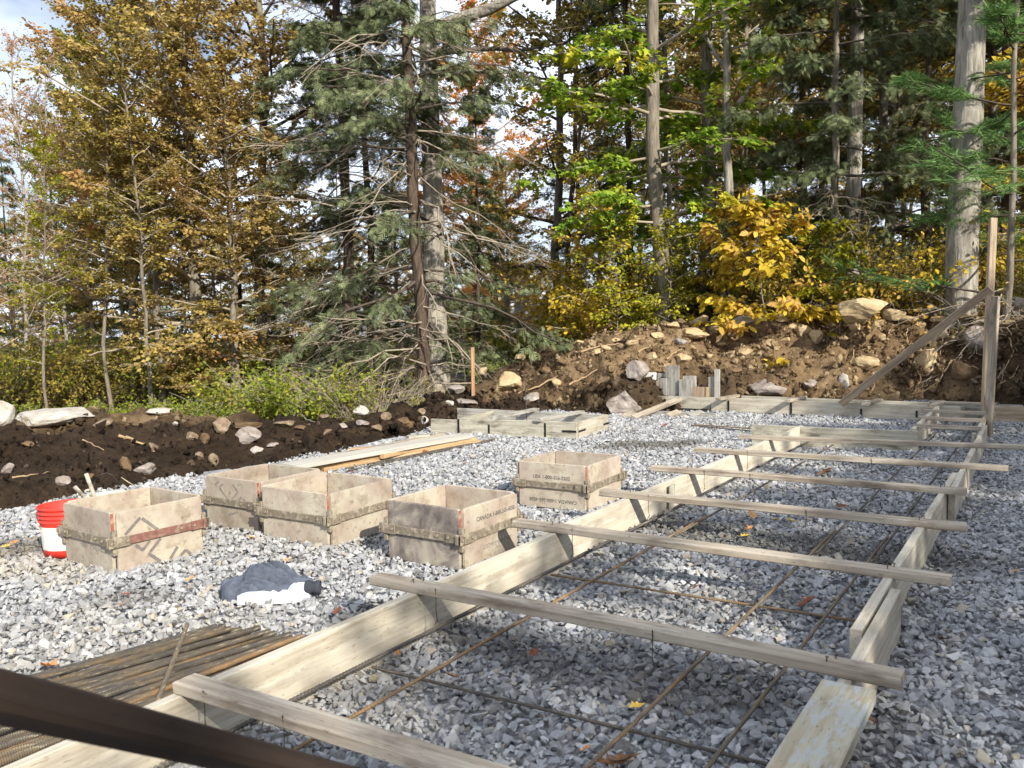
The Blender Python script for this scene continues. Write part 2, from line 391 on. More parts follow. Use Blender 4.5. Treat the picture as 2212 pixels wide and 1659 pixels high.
M_bark_grey = bark('grey_bark', (0.09, 0.075, 0.06), (0.27, 0.235, 0.18))
M_bark_dark = bark('dark_bark', (0.035, 0.026, 0.02), (0.13, 0.095, 0.07))
M_twig = simple('dry_twig', (0.30, 0.25, 0.185), 0.9, var=0.35, scale=3)
M_twig_dark = simple('dark_twig', (0.08, 0.062, 0.047), 0.9, var=0.35, scale=3)

def leaf_mat(name, stops, patch=None, transl=0.45, patch_scale=0.35):
    k = NT(name); r = k.attr('rnd')
    n = k.noise(k.tc(), 0.8, 3, 0.6)
    s = k.math('ADD', k.math('MULTIPLY', r, 0.65), k.math('MULTIPLY', k.math('SUBTRACT', n, 0.15), 0.5))
    c = k.ramp(s, stops)
    if patch is not None:
        pn = k.noise(k.tc(), patch_scale, 3, 0.5)
        c = k.mix(k.ramp(pn, [(0.54, (0, 0, 0)), (0.66, (0.8, 0.8, 0.8))]), c, patch)
    d = k.node('ShaderNodeBsdfDiffuse'); t = k.node('ShaderNodeBsdfTranslucent'); ms = k.node('ShaderNodeMixShader'); ms.inputs[0].default_value = transl
    k.link(c, d.inputs[0]); k.link(c, t.inputs[0]); k.link(d.outputs[0], ms.inputs[1]); k.link(t.outputs[0], ms.inputs[2])
    k.link(ms.outputs[0], k.out.inputs['Surface']); return k.m
LM = {
    'brown': leaf_mat('brown_leaves', [(0.15, (0.202, 0.146, 0.056)), (0.4, (0.370, 0.269, 0.087)), (0.65, (0.515, 0.381, 0.123)), (0.9, (0.627, 0.493, 0.190))], (0.470, 0.224, 0.095)),
    'olive': leaf_mat('olive_leaves', [(0.15, (0.125, 0.106, 0.031)), (0.4, (0.250, 0.194, 0.050)), (0.65, (0.388, 0.300, 0.069)), (0.9, (0.575, 0.450, 0.106))], (0.175, 0.200, 0.044)),
    'green': leaf_mat('green_maple_leaves', [(0.15, (0.075, 0.141, 0.020)), (0.45, (0.200, 0.316, 0.037)), (0.72, (0.367, 0.483, 0.059)), (0.95, (0.750, 0.634, 0.067))], (0.667, 0.550, 0.049), 0.42, 0.9),
    'yellow': leaf_mat('yellow_leaves', [(0.1, (0.312, 0.228, 0.024)), (0.45, (0.552, 0.408, 0.036)), (0.75, (0.696, 0.504, 0.072)), (0.95, (0.720, 0.408, 0.144))], (0.624, 0.360, 0.144), 0.4, 1.1),
    'yellowgreen': leaf_mat('yellow_green_leaves', [(0.1, (0.115, 0.150, 0.017)), (0.4, (0.299, 0.311, 0.025)), (0.7, (0.529, 0.483, 0.040)), (0.95, (0.644, 0.529, 0.069))], (0.115, 0.173, 0.029), 0.42, 0.8),
    'orange': leaf_mat('orange_leaves', [(0.1, (0.419, 0.177, 0.036)), (0.5, (0.708, 0.306, 0.056)), (0.9, (0.750, 0.467, 0.097))], None, 0.45),
    'pink': leaf_mat('rusty_leaves', [(0.1, (0.322, 0.161, 0.105)), (0.5, (0.515, 0.290, 0.161)), (0.9, (0.612, 0.435, 0.209))]),
    'hemlock': leaf_mat('hemlock_needles', [(0.15, (0.049, 0.065, 0.032)), (0.45, (0.111, 0.135, 0.065)), (0.72, (0.196, 0.223, 0.112)), (0.92, (0.324, 0.338, 0.189))], None, 0.15),
    'pine': leaf_mat('pine_needles', [(0.1, (0.060, 0.120, 0.040)), (0.5, (0.150, 0.270, 0.084)), (0.9, (0.300, 0.440, 0.150))], None, 0.2),
    'understory': leaf_mat('understory_leaves', [(0.1, (0.066, 0.104, 0.022)), (0.45, (0.160, 0.206, 0.037)), (0.7, (0.375, 0.356, 0.056)), (0.95, (0.675, 0.469, 0.075))], (0.300, 0.188, 0.056)),
    'shrub': leaf_mat('shrub_leaves', [(0.1, (0.086, 0.130, 0.020)), (0.45, (0.210, 0.266, 0.034)), (0.75, (0.383, 0.395, 0.055)), (0.95, (0.543, 0.445, 0.074))], (0.247, 0.185, 0.074), 0.4, 0.9),
}
LFOOT = [(-700, 1330), (-300, 1180), (0, 1098), (200, 1060), (420, 1025), (610, 1000), (760, 968), (860, 945), (935, 925), (990, 905)]
LCREST = [(-700, 930, 2.4), (-300, 926, 2.5), (0, 918, 2.6), (150, 903, 2.6), (300, 896, 2.5), (440, 900, 2.4), (600, 914, 2.2), (760, 907, 1.9), (860, 897, 1.7), (935, 888, 1.5), (990, 885, 1.3)]
RFOOT = [(850, 945), (935, 921), (1040, 900), (1200, 886), (1330, 893), (1420, 890), (1600, 876), (1800, 872), (2000, 868), (2130, 874), (2212, 880), (2500, 905), (3000, 960)]
RCREST = [(850, 905, 0.9), (935, 872, 1.2), (1000, 843, 1.4), (1060, 817, 1.6), (1110, 790, 1.8), (1200, 757, 2.0), (1300, 732, 2.1), (1400, 710, 2.2), (1480, 700, 2.2), (1600, 696, 2.0), (1800, 694, 1.5), (1950, 688, 1.2), (2100, 684, 1.0), (2212, 676, 1.0), (2500, 674, 1.0), (3000, 674, 1.0)]
def interp(lst, x):
    a = np.array(lst, float); return [np.interp(x, a[:, 0], a[:, k]) for k in range(1, a.shape[1])]

FOOTA = []; CRESTA = []
for (lst, cl) in ((LFOOT, LCREST), (RFOOT, RCREST)):
    for (px, py) in lst:
        p = at(px, py); a = math.atan2(p[0], p[1]); d = math.hypot(p[0], p[1]); FOOTA.append((a, d)); CRESTA.append((a, d + interp(cl, px)[1]))
FOOTA = np.array(sorted(FOOTA)); CRESTA = np.array(sorted(CRESTA))
def pad_edge(a): return np.interp(a, FOOTA[:, 0], FOOTA[:, 1])
def gz(x, y):
    """height of the natural ground outside the pad: level under pad and banks, rising behind the bank, falling beyond the berm"""
    d = math.hypot(x, y); a = math.atan2(x, y)
    if y < -2 and abs(x) < 30: return 0.0
    cdist = float(np.interp(a, CRESTA[:, 0], CRESTA[:, 1]))
    t = float(smooth(-0.11, 0.20, a))
    zl = -0.30 - 0.055 * min(max(0.0, d - 22), 53); zr = 1.02 + 0.02 * min(max(0.0, d - 15), 60)
    s_ = float(smooth(cdist - 0.1, cdist + 0.9, d))
    return (zl * (1 - t) + zr * t) * s_ - 0.10 * (1 - s_)
# ------------------------------------------------------------------ ground
def build_ground():
    ys = np.concatenate([np.linspace(-60, 0, 13), np.linspace(2, 34, 50), np.linspace(36, 80, 16), np.array([100, 140, 220, 400, 900])])
    xs = np.concatenate([np.array([-900, -400, -200, -120]), np.linspace(-80, -24, 15), np.linspace(-22, 26, 60), np.linspace(30, 80, 12), np.array([120, 200, 400, 900])])
    V = [(x, y, (gz(x, y) if y > 0 else 0.0) + (0.10 * mnoise.noise(Vector((x * .25, y * .25, 3))) if y > 14 else 0) - 0.06) for y in ys for x in xs]
    nx = len(xs); F = [(j * nx + i, j * nx + i + 1, (j + 1) * nx + i + 1, (j + 1) * nx + i) for j in range(len(ys) - 1) for i in range(nx - 1)]
    return struct(link('ground', py_mesh('ground', V, F, True), M_floor), 'leaf strewn forest floor around the gravel pad')
build_ground()

BANKV = []
def build_bank(name, foot, crest, x0, x1, n, m, topsoil_shade, seed, amp, label):
    V = np.zeros((n, m, 3)); T = np.zeros((n, m))
    for i in range(n):
        px = x0 + (x1 - x0) * i / (n - 1)
        fy, = interp(foot, px); cy, dep = interp(crest, px)
        Fp = at(px, fy); dF = math.hypot(Fp[0], Fp[1]); C = far(px, cy, dF + dep)
        out = np.array([C[0], C[1], 0]); out /= np.linalg.norm(out)
        for j in range(m):
            t = 1.75 * j / (m - 1) - 0.08
            if t <= 1:
                tt = max(t, 0); p = Fp * (1 - t) + C * t; p[2] = C[2] * (tt ** 0.72) - 0.05 * (t < 0) - 0.02
            else:
                p = C + out * (t - 1) * 2.6; g = gz(p[0], p[1]) - 0.12; q = (t - 1) / 0.67
                p[2] = C[2] * (1 - q * q) + g * q * q if g < C[2] else C[2]
            e = min(1, max(0.0, t + 0.1) / 0.18)
            o = Vector((p[0], p[1], p[2] * 1.3 + seed))
            dv = mnoise.noise_vector(o * 1.1) * 0.20 + mnoise.noise_vector(o * 2.7) * 0.15 + mnoise.noise_vector(o * 8.0) * 0.05 + mnoise.noise_vector(o * 19.0) * 0.028
            rid = max(0.0, abs(mnoise.noise(o * 1.9)) - .12) * 0.45
            p = p + np.array([dv[0], dv[1], dv[2] - rid * 0.5]) * amp * e
            V[i, j] = p; T[i, j] = topsoil_shade(px, t, o)
    idx = np.arange(n * m).reshape(n, m)
    F = np.stack([idx[:-1, :-1], idx[1:, :-1], idx[1:, 1:], idx[:-1, 1:]], -1).reshape(-1, 4)
    me = np_mesh(name, V.reshape(-1, 3), F, True, {'topsoil_shade': T.ravel()})
    o = struct(link(name, me, M_dirt), label)
    BANKV.append((V, T))
    return o, V, F
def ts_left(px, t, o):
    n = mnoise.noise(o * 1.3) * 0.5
    return float(np.clip(1.15 - 1.0 * smooth(0.72, 1.02, t + n * 0.25) * (1 - smooth(380, 620, px)), 0.12, 1))  # dark soil; the paler left crest paints the sunlit rim along with dry dust
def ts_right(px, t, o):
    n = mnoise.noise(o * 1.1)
    return float(np.clip(1.25 * (1 - smooth(900, 1230, px + n * 180)) + 0.85 * (1 - smooth(0.05, 0.45, t + n * 0.2)) * (1 - smooth(1500, 1750, px)) + 0.75 * smooth(1960, 2130, px + n * 60) * (1 - smooth(0.6, 1.0, t)), 0, 1))  # dark soil at left and foot; last term paints shade on the right cut
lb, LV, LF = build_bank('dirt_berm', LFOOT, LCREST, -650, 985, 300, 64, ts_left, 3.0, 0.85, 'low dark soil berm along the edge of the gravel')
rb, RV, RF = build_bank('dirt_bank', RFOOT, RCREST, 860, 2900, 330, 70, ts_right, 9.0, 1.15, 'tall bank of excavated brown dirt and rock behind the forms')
_allV = np.concatenate([LV.reshape(-1, 3), RV.reshape(-1, 3)]); _allF = np.concatenate([LF, RF + LV.size // 3])
BVH = BVHTree.FromPolygons([tuple(v) for v in _allV], [tuple(map(int, f)) for f in _allF])
def surf(px, py):
    d = ray(px, py); h = BVH.ray_cast(Vector(CAM), Vector(d), 60)
    if h[0] is not None: return np.array(h[0])
    g = at(px, py) if d[2] < -0.01 else far(px, py, 14.0)
    return g if math.hypot(g[0], g[1]) < 16 else far(px, py, 14.0)

# ------------------------------------------------------------------ gravel pad and its stones
def build_pad():
    V, F = [(0, -6, -0.012)], []
    V = []; n = 90; m = 40
    for i in range(n):
        a = R(-62) + R(124) * i / (n - 1); e = pad_edge(a) + 0.25
        for j in range(m):
            r = e * j / (m - 1)
            x, y = r * math.sin(a), r * math.cos(a)
            V.append((x, y, -0.026 + 0.006 * mnoise.noise(Vector((x * 1.5, y * 1.5, 0)))))
    for i in range(n - 1):
        for j in range(m - 1):
            a = i * m + j; F.append((a, a + m, a + m + 1, a + 1))
    base = len(V); V += [(-14, -8, -0.026), (14, -8, -0.026)]
    F.append((0, base, base + 1, (n - 1) * m))
    for me_edge in (range(m - 1),):
        pass
    F += [(base, 0, m - 1), (base + 1, n * m - 1, (n - 1) * m)]
    return struct(link('gravel_pad', py_mesh('gravel_pad', V, F, True), M_gbase), 'flat pad of grey crushed stone')
build_pad()
rs = np.random.RandomState(7)
HID = bpy.data.collections.new('stone_shapes'); HIDC = bpy.data.collections.new('clod_shapes')
def hull_shape(name, r, npts, flat, mat, coll):
    bm = bmesh.new()
    for k in range(npts):
        v = r.normal(size=3); v /= np.linalg.norm(v); v *= r.uniform(0.42, 0.56)
        bm.verts.new((v[0] * 1.15, v[1] * 0.85, v[2] * flat))
    g = bmesh.ops.convex_hull(bm, input=bm.verts)
    bmesh.ops.delete(bm, geom=[e for e in g['geom_interior'] if isinstance(e, bmesh.types.BMVert)], context='VERTS')
    bmesh.ops.recalc_face_normals(bm, faces=bm.faces)
    me = bm_mesh(name, bm); me.materials.append(mat)
    o = bpy.data.objects.new(name, me); coll.objects.link(o)
for k in range(14): hull_shape('stone_shape', rs, 11, rs.uniform(0.45, 0.85), M_stone, HID)
for k in range(10): hull_shape('clod_shape', rs, 16, rs.uniform(0.6, 0.95), M_clod, HIDC)
def scatter(name, pts, rot, scl, coll, attrs):
    me = bpy.data.meshes.new(name); n = len(pts)
    me.vertices.add(n); me.vertices.foreach_set('co', np.asarray(pts, np.float32).ravel())
    a = me.attributes.new('rot', 'FLOAT_VECTOR', 'POINT'); a.data.foreach_set('vector', np.asarray(rot, np.float32).ravel())
    a = me.attributes.new('scl', 'FLOAT', 'POINT'); a.data.foreach_set('value', np.asarray(scl, np.float32))
    for k, v in attrs.items():
        a = me.attributes.new(k, 'FLOAT', 'POINT'); a.data.foreach_set('value', np.asarray(v, np.float32))
    o = link(name, me)
    ng = bpy.data.node_groups.new(name, 'GeometryNodeTree')
    ng.interface.new_socket('Geometry', in_out='INPUT', socket_type='NodeSocketGeometry')
    ng.interface.new_socket('Geometry', in_out='OUTPUT', socket_type='NodeSocketGeometry')
    gi = ng.nodes.new('NodeGroupInput'); go = ng.nodes.new('NodeGroupOutput')
    ip = ng.nodes.new('GeometryNodeInstanceOnPoints'); ci = ng.nodes.new('GeometryNodeCollectionInfo')
    ci.inputs['Collection'].default_value = coll; ci.inputs['Separate Children'].default_value = True; ci.inputs['Reset Children'].default_value = True
    ip.inputs['Pick Instance'].default_value = True
    nr = ng.nodes.new('GeometryNodeInputNamedAttribute'); nr.data_type = 'FLOAT_VECTOR'; nr.inputs['Name'].default_value = 'rot'
    nsn = ng.nodes.new('GeometryNodeInputNamedAttribute'); nsn.data_type = 'FLOAT'; nsn.inputs['Name'].default_value = 'scl'
    L = ng.links.new
    L(gi.outputs[0], ip.inputs['Points']); L(ci.outputs[0], ip.inputs['Instance'])
    L(nr.outputs[0], ip.inputs['Rotation']); L(nsn.outputs[0], ip.inputs['Scale']); L(ip.outputs[0], go.inputs[0])
    md = o.modifiers.new('scatter', 'NODES'); md.node_group = ng
    return o
def build_stones():
    s = 0.0225
    xs = np.arange(-9.5, 11.5, s); ys = np.arange(1.25, 14.5, s)
    X, Y = np.meshgrid(xs, ys); X = X.ravel(); Y = Y.ravel()
    X = X + rs.uniform(-.5, .5, X.size) * s * 1.3; Y = Y + rs.uniform(-.5, .5, Y.size) * s * 1.3
    A = np.arctan2(X, Y); D = np.hypot(X, Y); E = pad_edge(A) + 0.16 * np.sin(X * 5.3) + 0.10 * rs.normal(size=X.size)
    keep = (D < E) & (np.abs(A) < R(43)) & (rs.uniform(size=X.size) < np.clip(1.2 - D * 0.065, 0.42, 1))
    X, Y, D = X[keep], Y[keep], D[keep]; n = X.size
    und = 0.011 * np.sin(X * 2.1 + 1.3 * np.sin(Y * 1.7)) * np.sin(Y * 2.6 + X) + 0.005 * np.sin(X * 7 + Y * 5)
    Z = und + rs.uniform(-.020, .008, n)
    scl = np.clip(rs.lognormal(-3.52, 0.33, n), .015, .066) * (1 + 0.04 * np.clip(D - 4, 0, 8))
    rot = np.stack([rs.normal(0, .45, n), rs.normal(0, .45, n), rs.uniform(0, 6.28, n)], -1)
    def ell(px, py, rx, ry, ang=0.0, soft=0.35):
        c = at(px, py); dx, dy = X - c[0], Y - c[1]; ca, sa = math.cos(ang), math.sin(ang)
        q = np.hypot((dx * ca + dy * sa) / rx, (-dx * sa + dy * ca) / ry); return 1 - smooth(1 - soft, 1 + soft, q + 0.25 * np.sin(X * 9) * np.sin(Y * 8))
    wet_and_shade = np.maximum.reduce([0.95 * ell(1415, 962, .55, .30), 0.8 * ell(1640, 1165, 1.0, .35, R(-33)), 0.6 * ell(1330, 1440, .8, .22, R(-33)), 0.55 * ell(1960, 1220, .5, .25), 0.75 * ell(20, 1182, .35, .25), 0.5 * ell(270, 1290, .25, .12), 0.4 * ell(1500, 1310, .5, .25), 0.5 * ell(840, 1320, .25, .12)])  # first ellipse paints a tree shadow onto the stones; the trough one is wet, dirty stone
    wet_and_shade = np.clip(wet_and_shade + (rs.uniform(size=n) < 0.05) * 0.6, 0, 1)
    tan = np.maximum.reduce([0.75 * ell(60, 1215, .6, .45), 0.35 * ell(300, 1430, .9, .7), 0.2 * ell(600, 1150, 1.2, .8), 0.35 * ell(820, 1500, .5, .3)]) * rs.uniform(0.2, 1, n)
    tan = np.clip(tan + (rs.uniform(size=n) < 0.035) * 0.8, 0, 1)
    o = scatter('gravel', np.stack([X, Y, Z], -1), rot, scl, HID, {'wet_and_shade': wet_and_shade, 'tan': tan})
    stuff(o, 'loose grey angular crushed stone covering the pad', 'gravel')
build_stones()
def build_clods():
    P, S, T = [], [], []
    for (V, Tp), cnt in zip(BANKV, (4200, 15000)):
        n, m, _ = V.shape
        i = rs.randint(0, n, cnt); j = rs.randint(2, int(m * 0.72), cnt)
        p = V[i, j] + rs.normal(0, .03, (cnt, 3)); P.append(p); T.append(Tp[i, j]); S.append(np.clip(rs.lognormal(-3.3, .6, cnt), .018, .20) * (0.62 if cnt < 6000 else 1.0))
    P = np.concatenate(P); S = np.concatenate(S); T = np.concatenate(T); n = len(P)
    o = scatter('dirt_clods', P, rs.uniform(0, 6.28, (n, 3)), S, HIDC, {'topsoil_shade': T})
    stuff(o, 'loose clods and crumbs of dirt on the banks', 'dirt')
build_clods()

# ------------------------------------------------------------------ rocks
def rock_mesh(w, h, d, seed, sub=3, cuts=7, rough=0.05):
    r = np.random.RandomState(seed)
    bm = bmesh.new(); bmesh.ops.create_icosphere(bm, subdivisions=sub, radius=1.0)
    P = np.array([v.co[:] for v in bm.verts])
    for k in range(cuts):
        n = r.normal(size=3); n /= np.linalg.norm(n); dd = r.uniform(0.45, 0.78)
        q = P @ n - dd; P -= np.clip(q, 0, None)[:, None] * n * 0.95
    for i, p in enumerate(P):
        o = Vector(p) * 2.2 + Vector((seed * 1.7, 0, 0))
        P[i] += np.array(mnoise.noise_vector(o)) * rough * 1.6 + np.array(mnoise.noise_vector(o * 3)) * rough * 0.7
    P -= P.mean(0); ext = np.abs(P).max(0); P = P / ext * np.array([w / 2, d / 2, h / 2])
    for v, p in zip(bm.verts, P): v.co = p
    return bm_mesh('rock', bm)
def rock(name, px, py, w, h, kind, label, cat='rock', group=None, seed=None, sink=0.25, tilt=0.0, sub=3, cuts=7):
    b_ = surf(px, py + h * 0.42); dist = math.hypot(b_[0], b_[1]); p = far(px, py, dist); sc = dist / IF
    W, Hh = w * sc, h * sc; d = (W * 0.75 + Hh * 0.25)
    seed = seed if seed is not None else int(px * 7 + py)
    me = rock_mesh(W, Hh, d, seed % 9973, sub, cuts); me.materials.append(M_rock[kind])
    o = link(name, me); dv = p / np.linalg.norm(p)
    o.location = p + np.array([dv[0], dv[1], 0]) * d * sink
    o.rotation_euler = (0, -tilt, math.atan2(-dv[0], dv[1]))
    return tag(o, label, cat, group)
rock('boulder', 1855, 670, 108, 50, 'tan', 'big tan angular boulder sitting on top of the dirt bank', 'boulder', sub=4, cuts=10, sink=0.1)
rock('boulder', 1930, 678, 46, 28, 'tan', 'smaller tan boulder beside the big one on the bank top', 'boulder', sub=4, sink=0.1)
rock('boulder', 1612, 697, 78, 34, 'white', 'whitish boulder lying on the crest of the dirt bank', 'boulder', sub=4, tilt=0.2, sink=0.1)
rock('boulder', 1648, 712, 58, 40, 'brown', 'dirt covered round boulder just beneath the whitish crest boulder', 'boulder', sub=4)
rock('boulder', 1500, 720, 70, 26, 'tan', 'long flat pale tan boulder on the sunlit bank slope', 'boulder', sub=4, tilt=-0.1, sink=0.05)
rock('boulder', 1347, 872, 78, 62, 'grey', 'large pinkish grey boulder at the left end of the long form', 'boulder', sub=4, cuts=9, sink=0.05)
rock('boulder', 1377, 803, 52, 50, 'grey', 'blocky grey boulder embedded in bank above the pinkish boulder', 'boulder', sub=4)
rock('boulder', 1092, 831, 72, 56, 'tan', 'jagged tan boulder sticking out of the bank behind the small frame', 'boulder', sub=4, cuts=11)
rock('boulder', 1650, 842, 92, 40, 'grey', 'grey boulder with white streaks low in the bank', 'boulder', sub=4, sink=0.3)
rock('boulder', 1870, 784, 64, 32, 'tan', 'tan boulder half buried in the steep cut face', 'boulder', sub=4)
rock('boulder', 2002, 785, 46, 60, 'tan', 'tall tan boulder in the shaded cut behind the diagonal brace', 'boulder', sub=4)
rock('boulder', 2079, 802, 44, 42, 'brown', 'dull brown boulder low in the shaded cut near the post', 'boulder', sub=4)
rock('boulder', 2112, 735, 54, 56, 'grey', 'grey boulder jutting from the shaded cut beside the post', 'boulder', sub=4, tilt=0.5, sink=0.1)
rock('boulder', 2084, 686, 60, 16, 'tan', 'flat stone slab overhanging the top of the cut', 'boulder', sub=4, sink=-0.1)
rock('boulder', 2206, 662, 46, 46, 'white', 'pale boulder at the bank top right of the post', 'boulder', sub=4, sink=0.05)
rock('boulder', 6, 893, 42, 52, 'white', 'rounded pale boulder at the end of the soil berm', 'boulder', sub=4, cuts=3, sink=0.0)
rock('boulder', 120, 902, 134, 36, 'white', 'long low whitish slab of rock on top of the soil berm', 'boulder', sub=4, cuts=12, tilt=0.08, sink=0.12)
rock('boulder', 346, 890, 54, 16, 'white', 'low pale rock peeking over the berm in front of bushes', 'boulder', sub=4, cuts=4)
rock('boulder', 536, 943, 54, 40, 'grey', 'large rounded grey boulder on the face of the soil berm', 'boulder', sub=4, cuts=5)
rock('boulder', 529, 919, 70, 18, 'brown', 'flat brown slab lying above the rounded grey boulder', 'boulder', sub=4, sink=0.05)
rock('boulder', 478, 921, 36, 38, 'dull', 'upright tan stone leaning on the berm face', 'boulder', tilt=-0.4)
rock('boulder', 313, 1015, 46, 26, 'grey', 'squat grey rock at the berm foot behind the column form', 'boulder')
rock('boulder', 877, 918, 54, 32, 'brown', 'dark brown dirt caked boulder near the small frame', 'boulder', sub=4)
rock('boulder', 614, 917, 46, 20, 'dull', 'tan boulder half sunk in the crest of the berm', 'boulder')
for (px, py, w, h, k) in [(1367, 741, 31, 15, 'tan'), (1470, 738, 33, 17, 'grey'), (1475, 775, 38, 25, 'tan'), (1408, 770, 31, 18, 'tan'), (1700, 735, 25, 14, 'tan'), (1714, 705, 32, 15, 'tan'), (1669, 742, 28, 18, 'tan'), (1659, 768, 32, 14, 'brown'), (1510, 693, 42, 22, 'tan'),
        (1824, 825, 28, 38, 'white'), (1763, 728, 28, 32, 'tan'), (1849, 706, 26, 24, 'tan'), (2161, 755, 30, 28, 'brown'), (1043, 803, 19, 25, 'tan'), (985, 842, 40, 24, 'grey'), (1123, 772, 25, 15, 'tan'), (1202, 827, 24, 18, 'tan'), (1005, 870, 56, 18, 'grey'), (1254, 797, 34, 20, 'brown'),
        (1290, 760, 26, 14, 'tan'), (1560, 745, 26, 12, 'tan'), (1440, 800, 24, 16, 'brown'), (1330, 735, 22, 12, 'tan'), (1590, 800, 30, 16, 'brown'), (1530, 770, 24, 12, 'tan'), (1740, 780, 28, 18, 'brown'), (1790, 700, 26, 12, 'tan'), (1150, 860, 40, 22, 'grey'), (1240, 850, 38, 20, 'brown'), (970, 872, 24, 16, 'white'), (1920, 760, 26, 20, 'brown'), (2040, 720, 30, 24, 'tan'), (1985, 700, 26, 12, 'tan'), (2175, 700, 32, 20, 'tan'),
        (1545, 712, 30, 18, 'tan'), (1580, 722, 24, 14, 'tan'), (1735, 712, 40, 20, 'tan'), (1775, 690, 36, 16, 'tan'), (1800, 712, 24, 16, 'brown'), (1895, 700, 30, 16, 'tan'), (1960, 690, 40, 20, 'tan'), (2030, 690, 36, 16, 'tan'), (1690, 690, 30, 14, 'tan'), (1420, 725, 30, 16, 'tan'), (1455, 703, 34, 18, 'tan'), (1255, 742, 26, 14, 'tan'), (1310, 752, 24, 12, 'tan'), (1390, 790, 30, 20, 'brown'), (1540, 800, 34, 20, 'brown'), (1610, 760, 34, 20, 'tan'), (1690, 810, 30, 20, 'brown'), (1900, 730, 30, 20, 'tan'), (1750, 830, 30, 20, 'grey'), (1180, 800, 28, 18, 'brown'), (2140, 690, 36, 18, 'tan')]:
    lab = {'tan': 'tan stone lodged in the slope of the dirt bank', 'grey': 'grey stone lodged in the slope of the dirt bank', 'brown': 'dirt stained stone sunk in the slope of the dirt bank', 'white': 'whitish stone lodged in the slope of the dirt bank'}[k]
    rock('rock', px, py, w, h, k, lab, 'rock', k + ' stones in the dirt bank', tilt=prng.uniform(-.3, .3))
for (px, py, w, h, k) in [(330, 967, 22, 21, 'dull'), (272, 1004, 22, 34, 'brown'), (414, 944, 30, 19, 'dull'), (443, 948, 20, 24, 'brown'), (430, 986, 20, 18, 'dull'), (461, 996, 22, 32, 'dull'), (136, 1041, 28, 24, 'grey'), (17, 1015, 20, 26, 'grey'), (225, 915, 44, 17, 'dull'), (379, 915, 12, 9, 'white'), (556, 974, 32, 19, 'white'),
        (780, 889, 36, 24, 'white'), (834, 900, 24, 20, 'dull'), (814, 926, 26, 18, 'dull'), (914, 908, 26, 20, 'white'), (783, 915, 30, 15, 'grey'), (910, 890, 20, 16, 'dull'), (704, 935, 28, 13, 'dull'), (589, 962, 28, 11, 'grey'), (650, 925, 26, 12, 'brown'), (740, 920, 22, 14, 'grey'), (860, 935, 30, 16, 'brown'), (700, 900, 24, 10, 'dull'), (60, 960, 24, 12, 'brown'), (195, 1030, 20, 12, 'brown')]:
    lab = {'dull': 'dull tan stone lying on the dark soil berm', 'grey': 'grey stone lying on the dark soil berm', 'brown': 'muddy brown stone lying on the dark soil berm', 'white': 'whitish stone lying on the dark soil berm'}[k]
    rock('rock', px, py, w, h, k, lab, 'rock', k + ' stones on the soil berm', tilt=prng.uniform(-.3, .3), sink=0.30)

# roots and sticks
def root(pxs, r, label, name='root', cat='root', group=None, off=0.05, mat=None, r_end=None):
    pts = []
    for (x, y) in pxs:
        p = surf(x, y); d = p - CAM; d /= np.linalg.norm(d); pts.append(p - d * off)
    P = np.array(pts); t = np.linspace(0, len(P) - 1, len(P) * 4)
    Q = np.stack([np.interp(t, range(len(P)), P[:, k]) for k in range(3)], -1)
    Q[1:-1] = (Q[:-2] + Q[1:-1] * 2 + Q[2:]) / 4; Q += rs.normal(0, r * 0.5, Q.shape)
    return tag(tube(name, Q, r, mat or M_root, sides=5, r_end=r_end if r_end else r * 0.4), label, cat, group)
RG = 'roots hanging from the dirt cut'
for pxs in ([(1965, 690), (1958, 715), (1962, 745), (1975, 760)], [(1930, 700), (1918, 720), (1925, 725)], [(2020, 745), (2028, 775), (2040, 800), (2020, 840), (2012, 858)], [(2060, 775), (2040, 800), (2030, 825), (1985, 850)], [(2010, 715), (2035, 712), (2060, 722)],
            [(1980, 795), (1990, 820), (1978, 845), (1968, 862)], [(2180, 730), (2190, 760), (2175, 790), (2160, 815)], [(1885, 805), (1890, 830), (1882, 850)], [(2160, 830), (2190, 812), (2200, 790)], [(1840, 735), (1845, 760), (1838, 785)], [(2035, 700), (2037, 740), (2030, 765)], [(2195, 700), (2200, 740)], [(2055, 800), (2100, 790), (2130, 805)]):
    root(pxs, prng.uniform(.008, .016), 'pale thin root hanging out of the dirt cut', group=RG)
for pxs in ([(1205, 815), (1150, 840), (1120, 850)], [(1255, 760), (1300, 745), (1345, 742)], [(1380, 760), (1420, 742)], [(1440, 775), (1460, 760), (1480, 752)], [(1360, 740), (1395, 728)], [(1230, 830), (1290, 800)]):
    root(pxs, .018, 'broken stick lying on the sunlit dirt bank', 'stick', 'stick', 'sticks on the dirt bank')
root([(262, 942), (290, 950), (318, 962)], .022, 'dark broken branch lying on the soil berm', 'stick', 'stick')
root([(25, 1032), (70, 1026), (110, 1018)], .009, 'thin twig across the foot of the soil berm', 'stick', 'stick')
root([(180, 950), (210, 965), (225, 972)], .008, 'short thin twig on the face of the soil berm', 'stick', 'stick')
root([(640, 885), (660, 905), (690, 915)], .014, 'bleached split branch at the berm top', 'stick', 'stick', mat=M_twig)
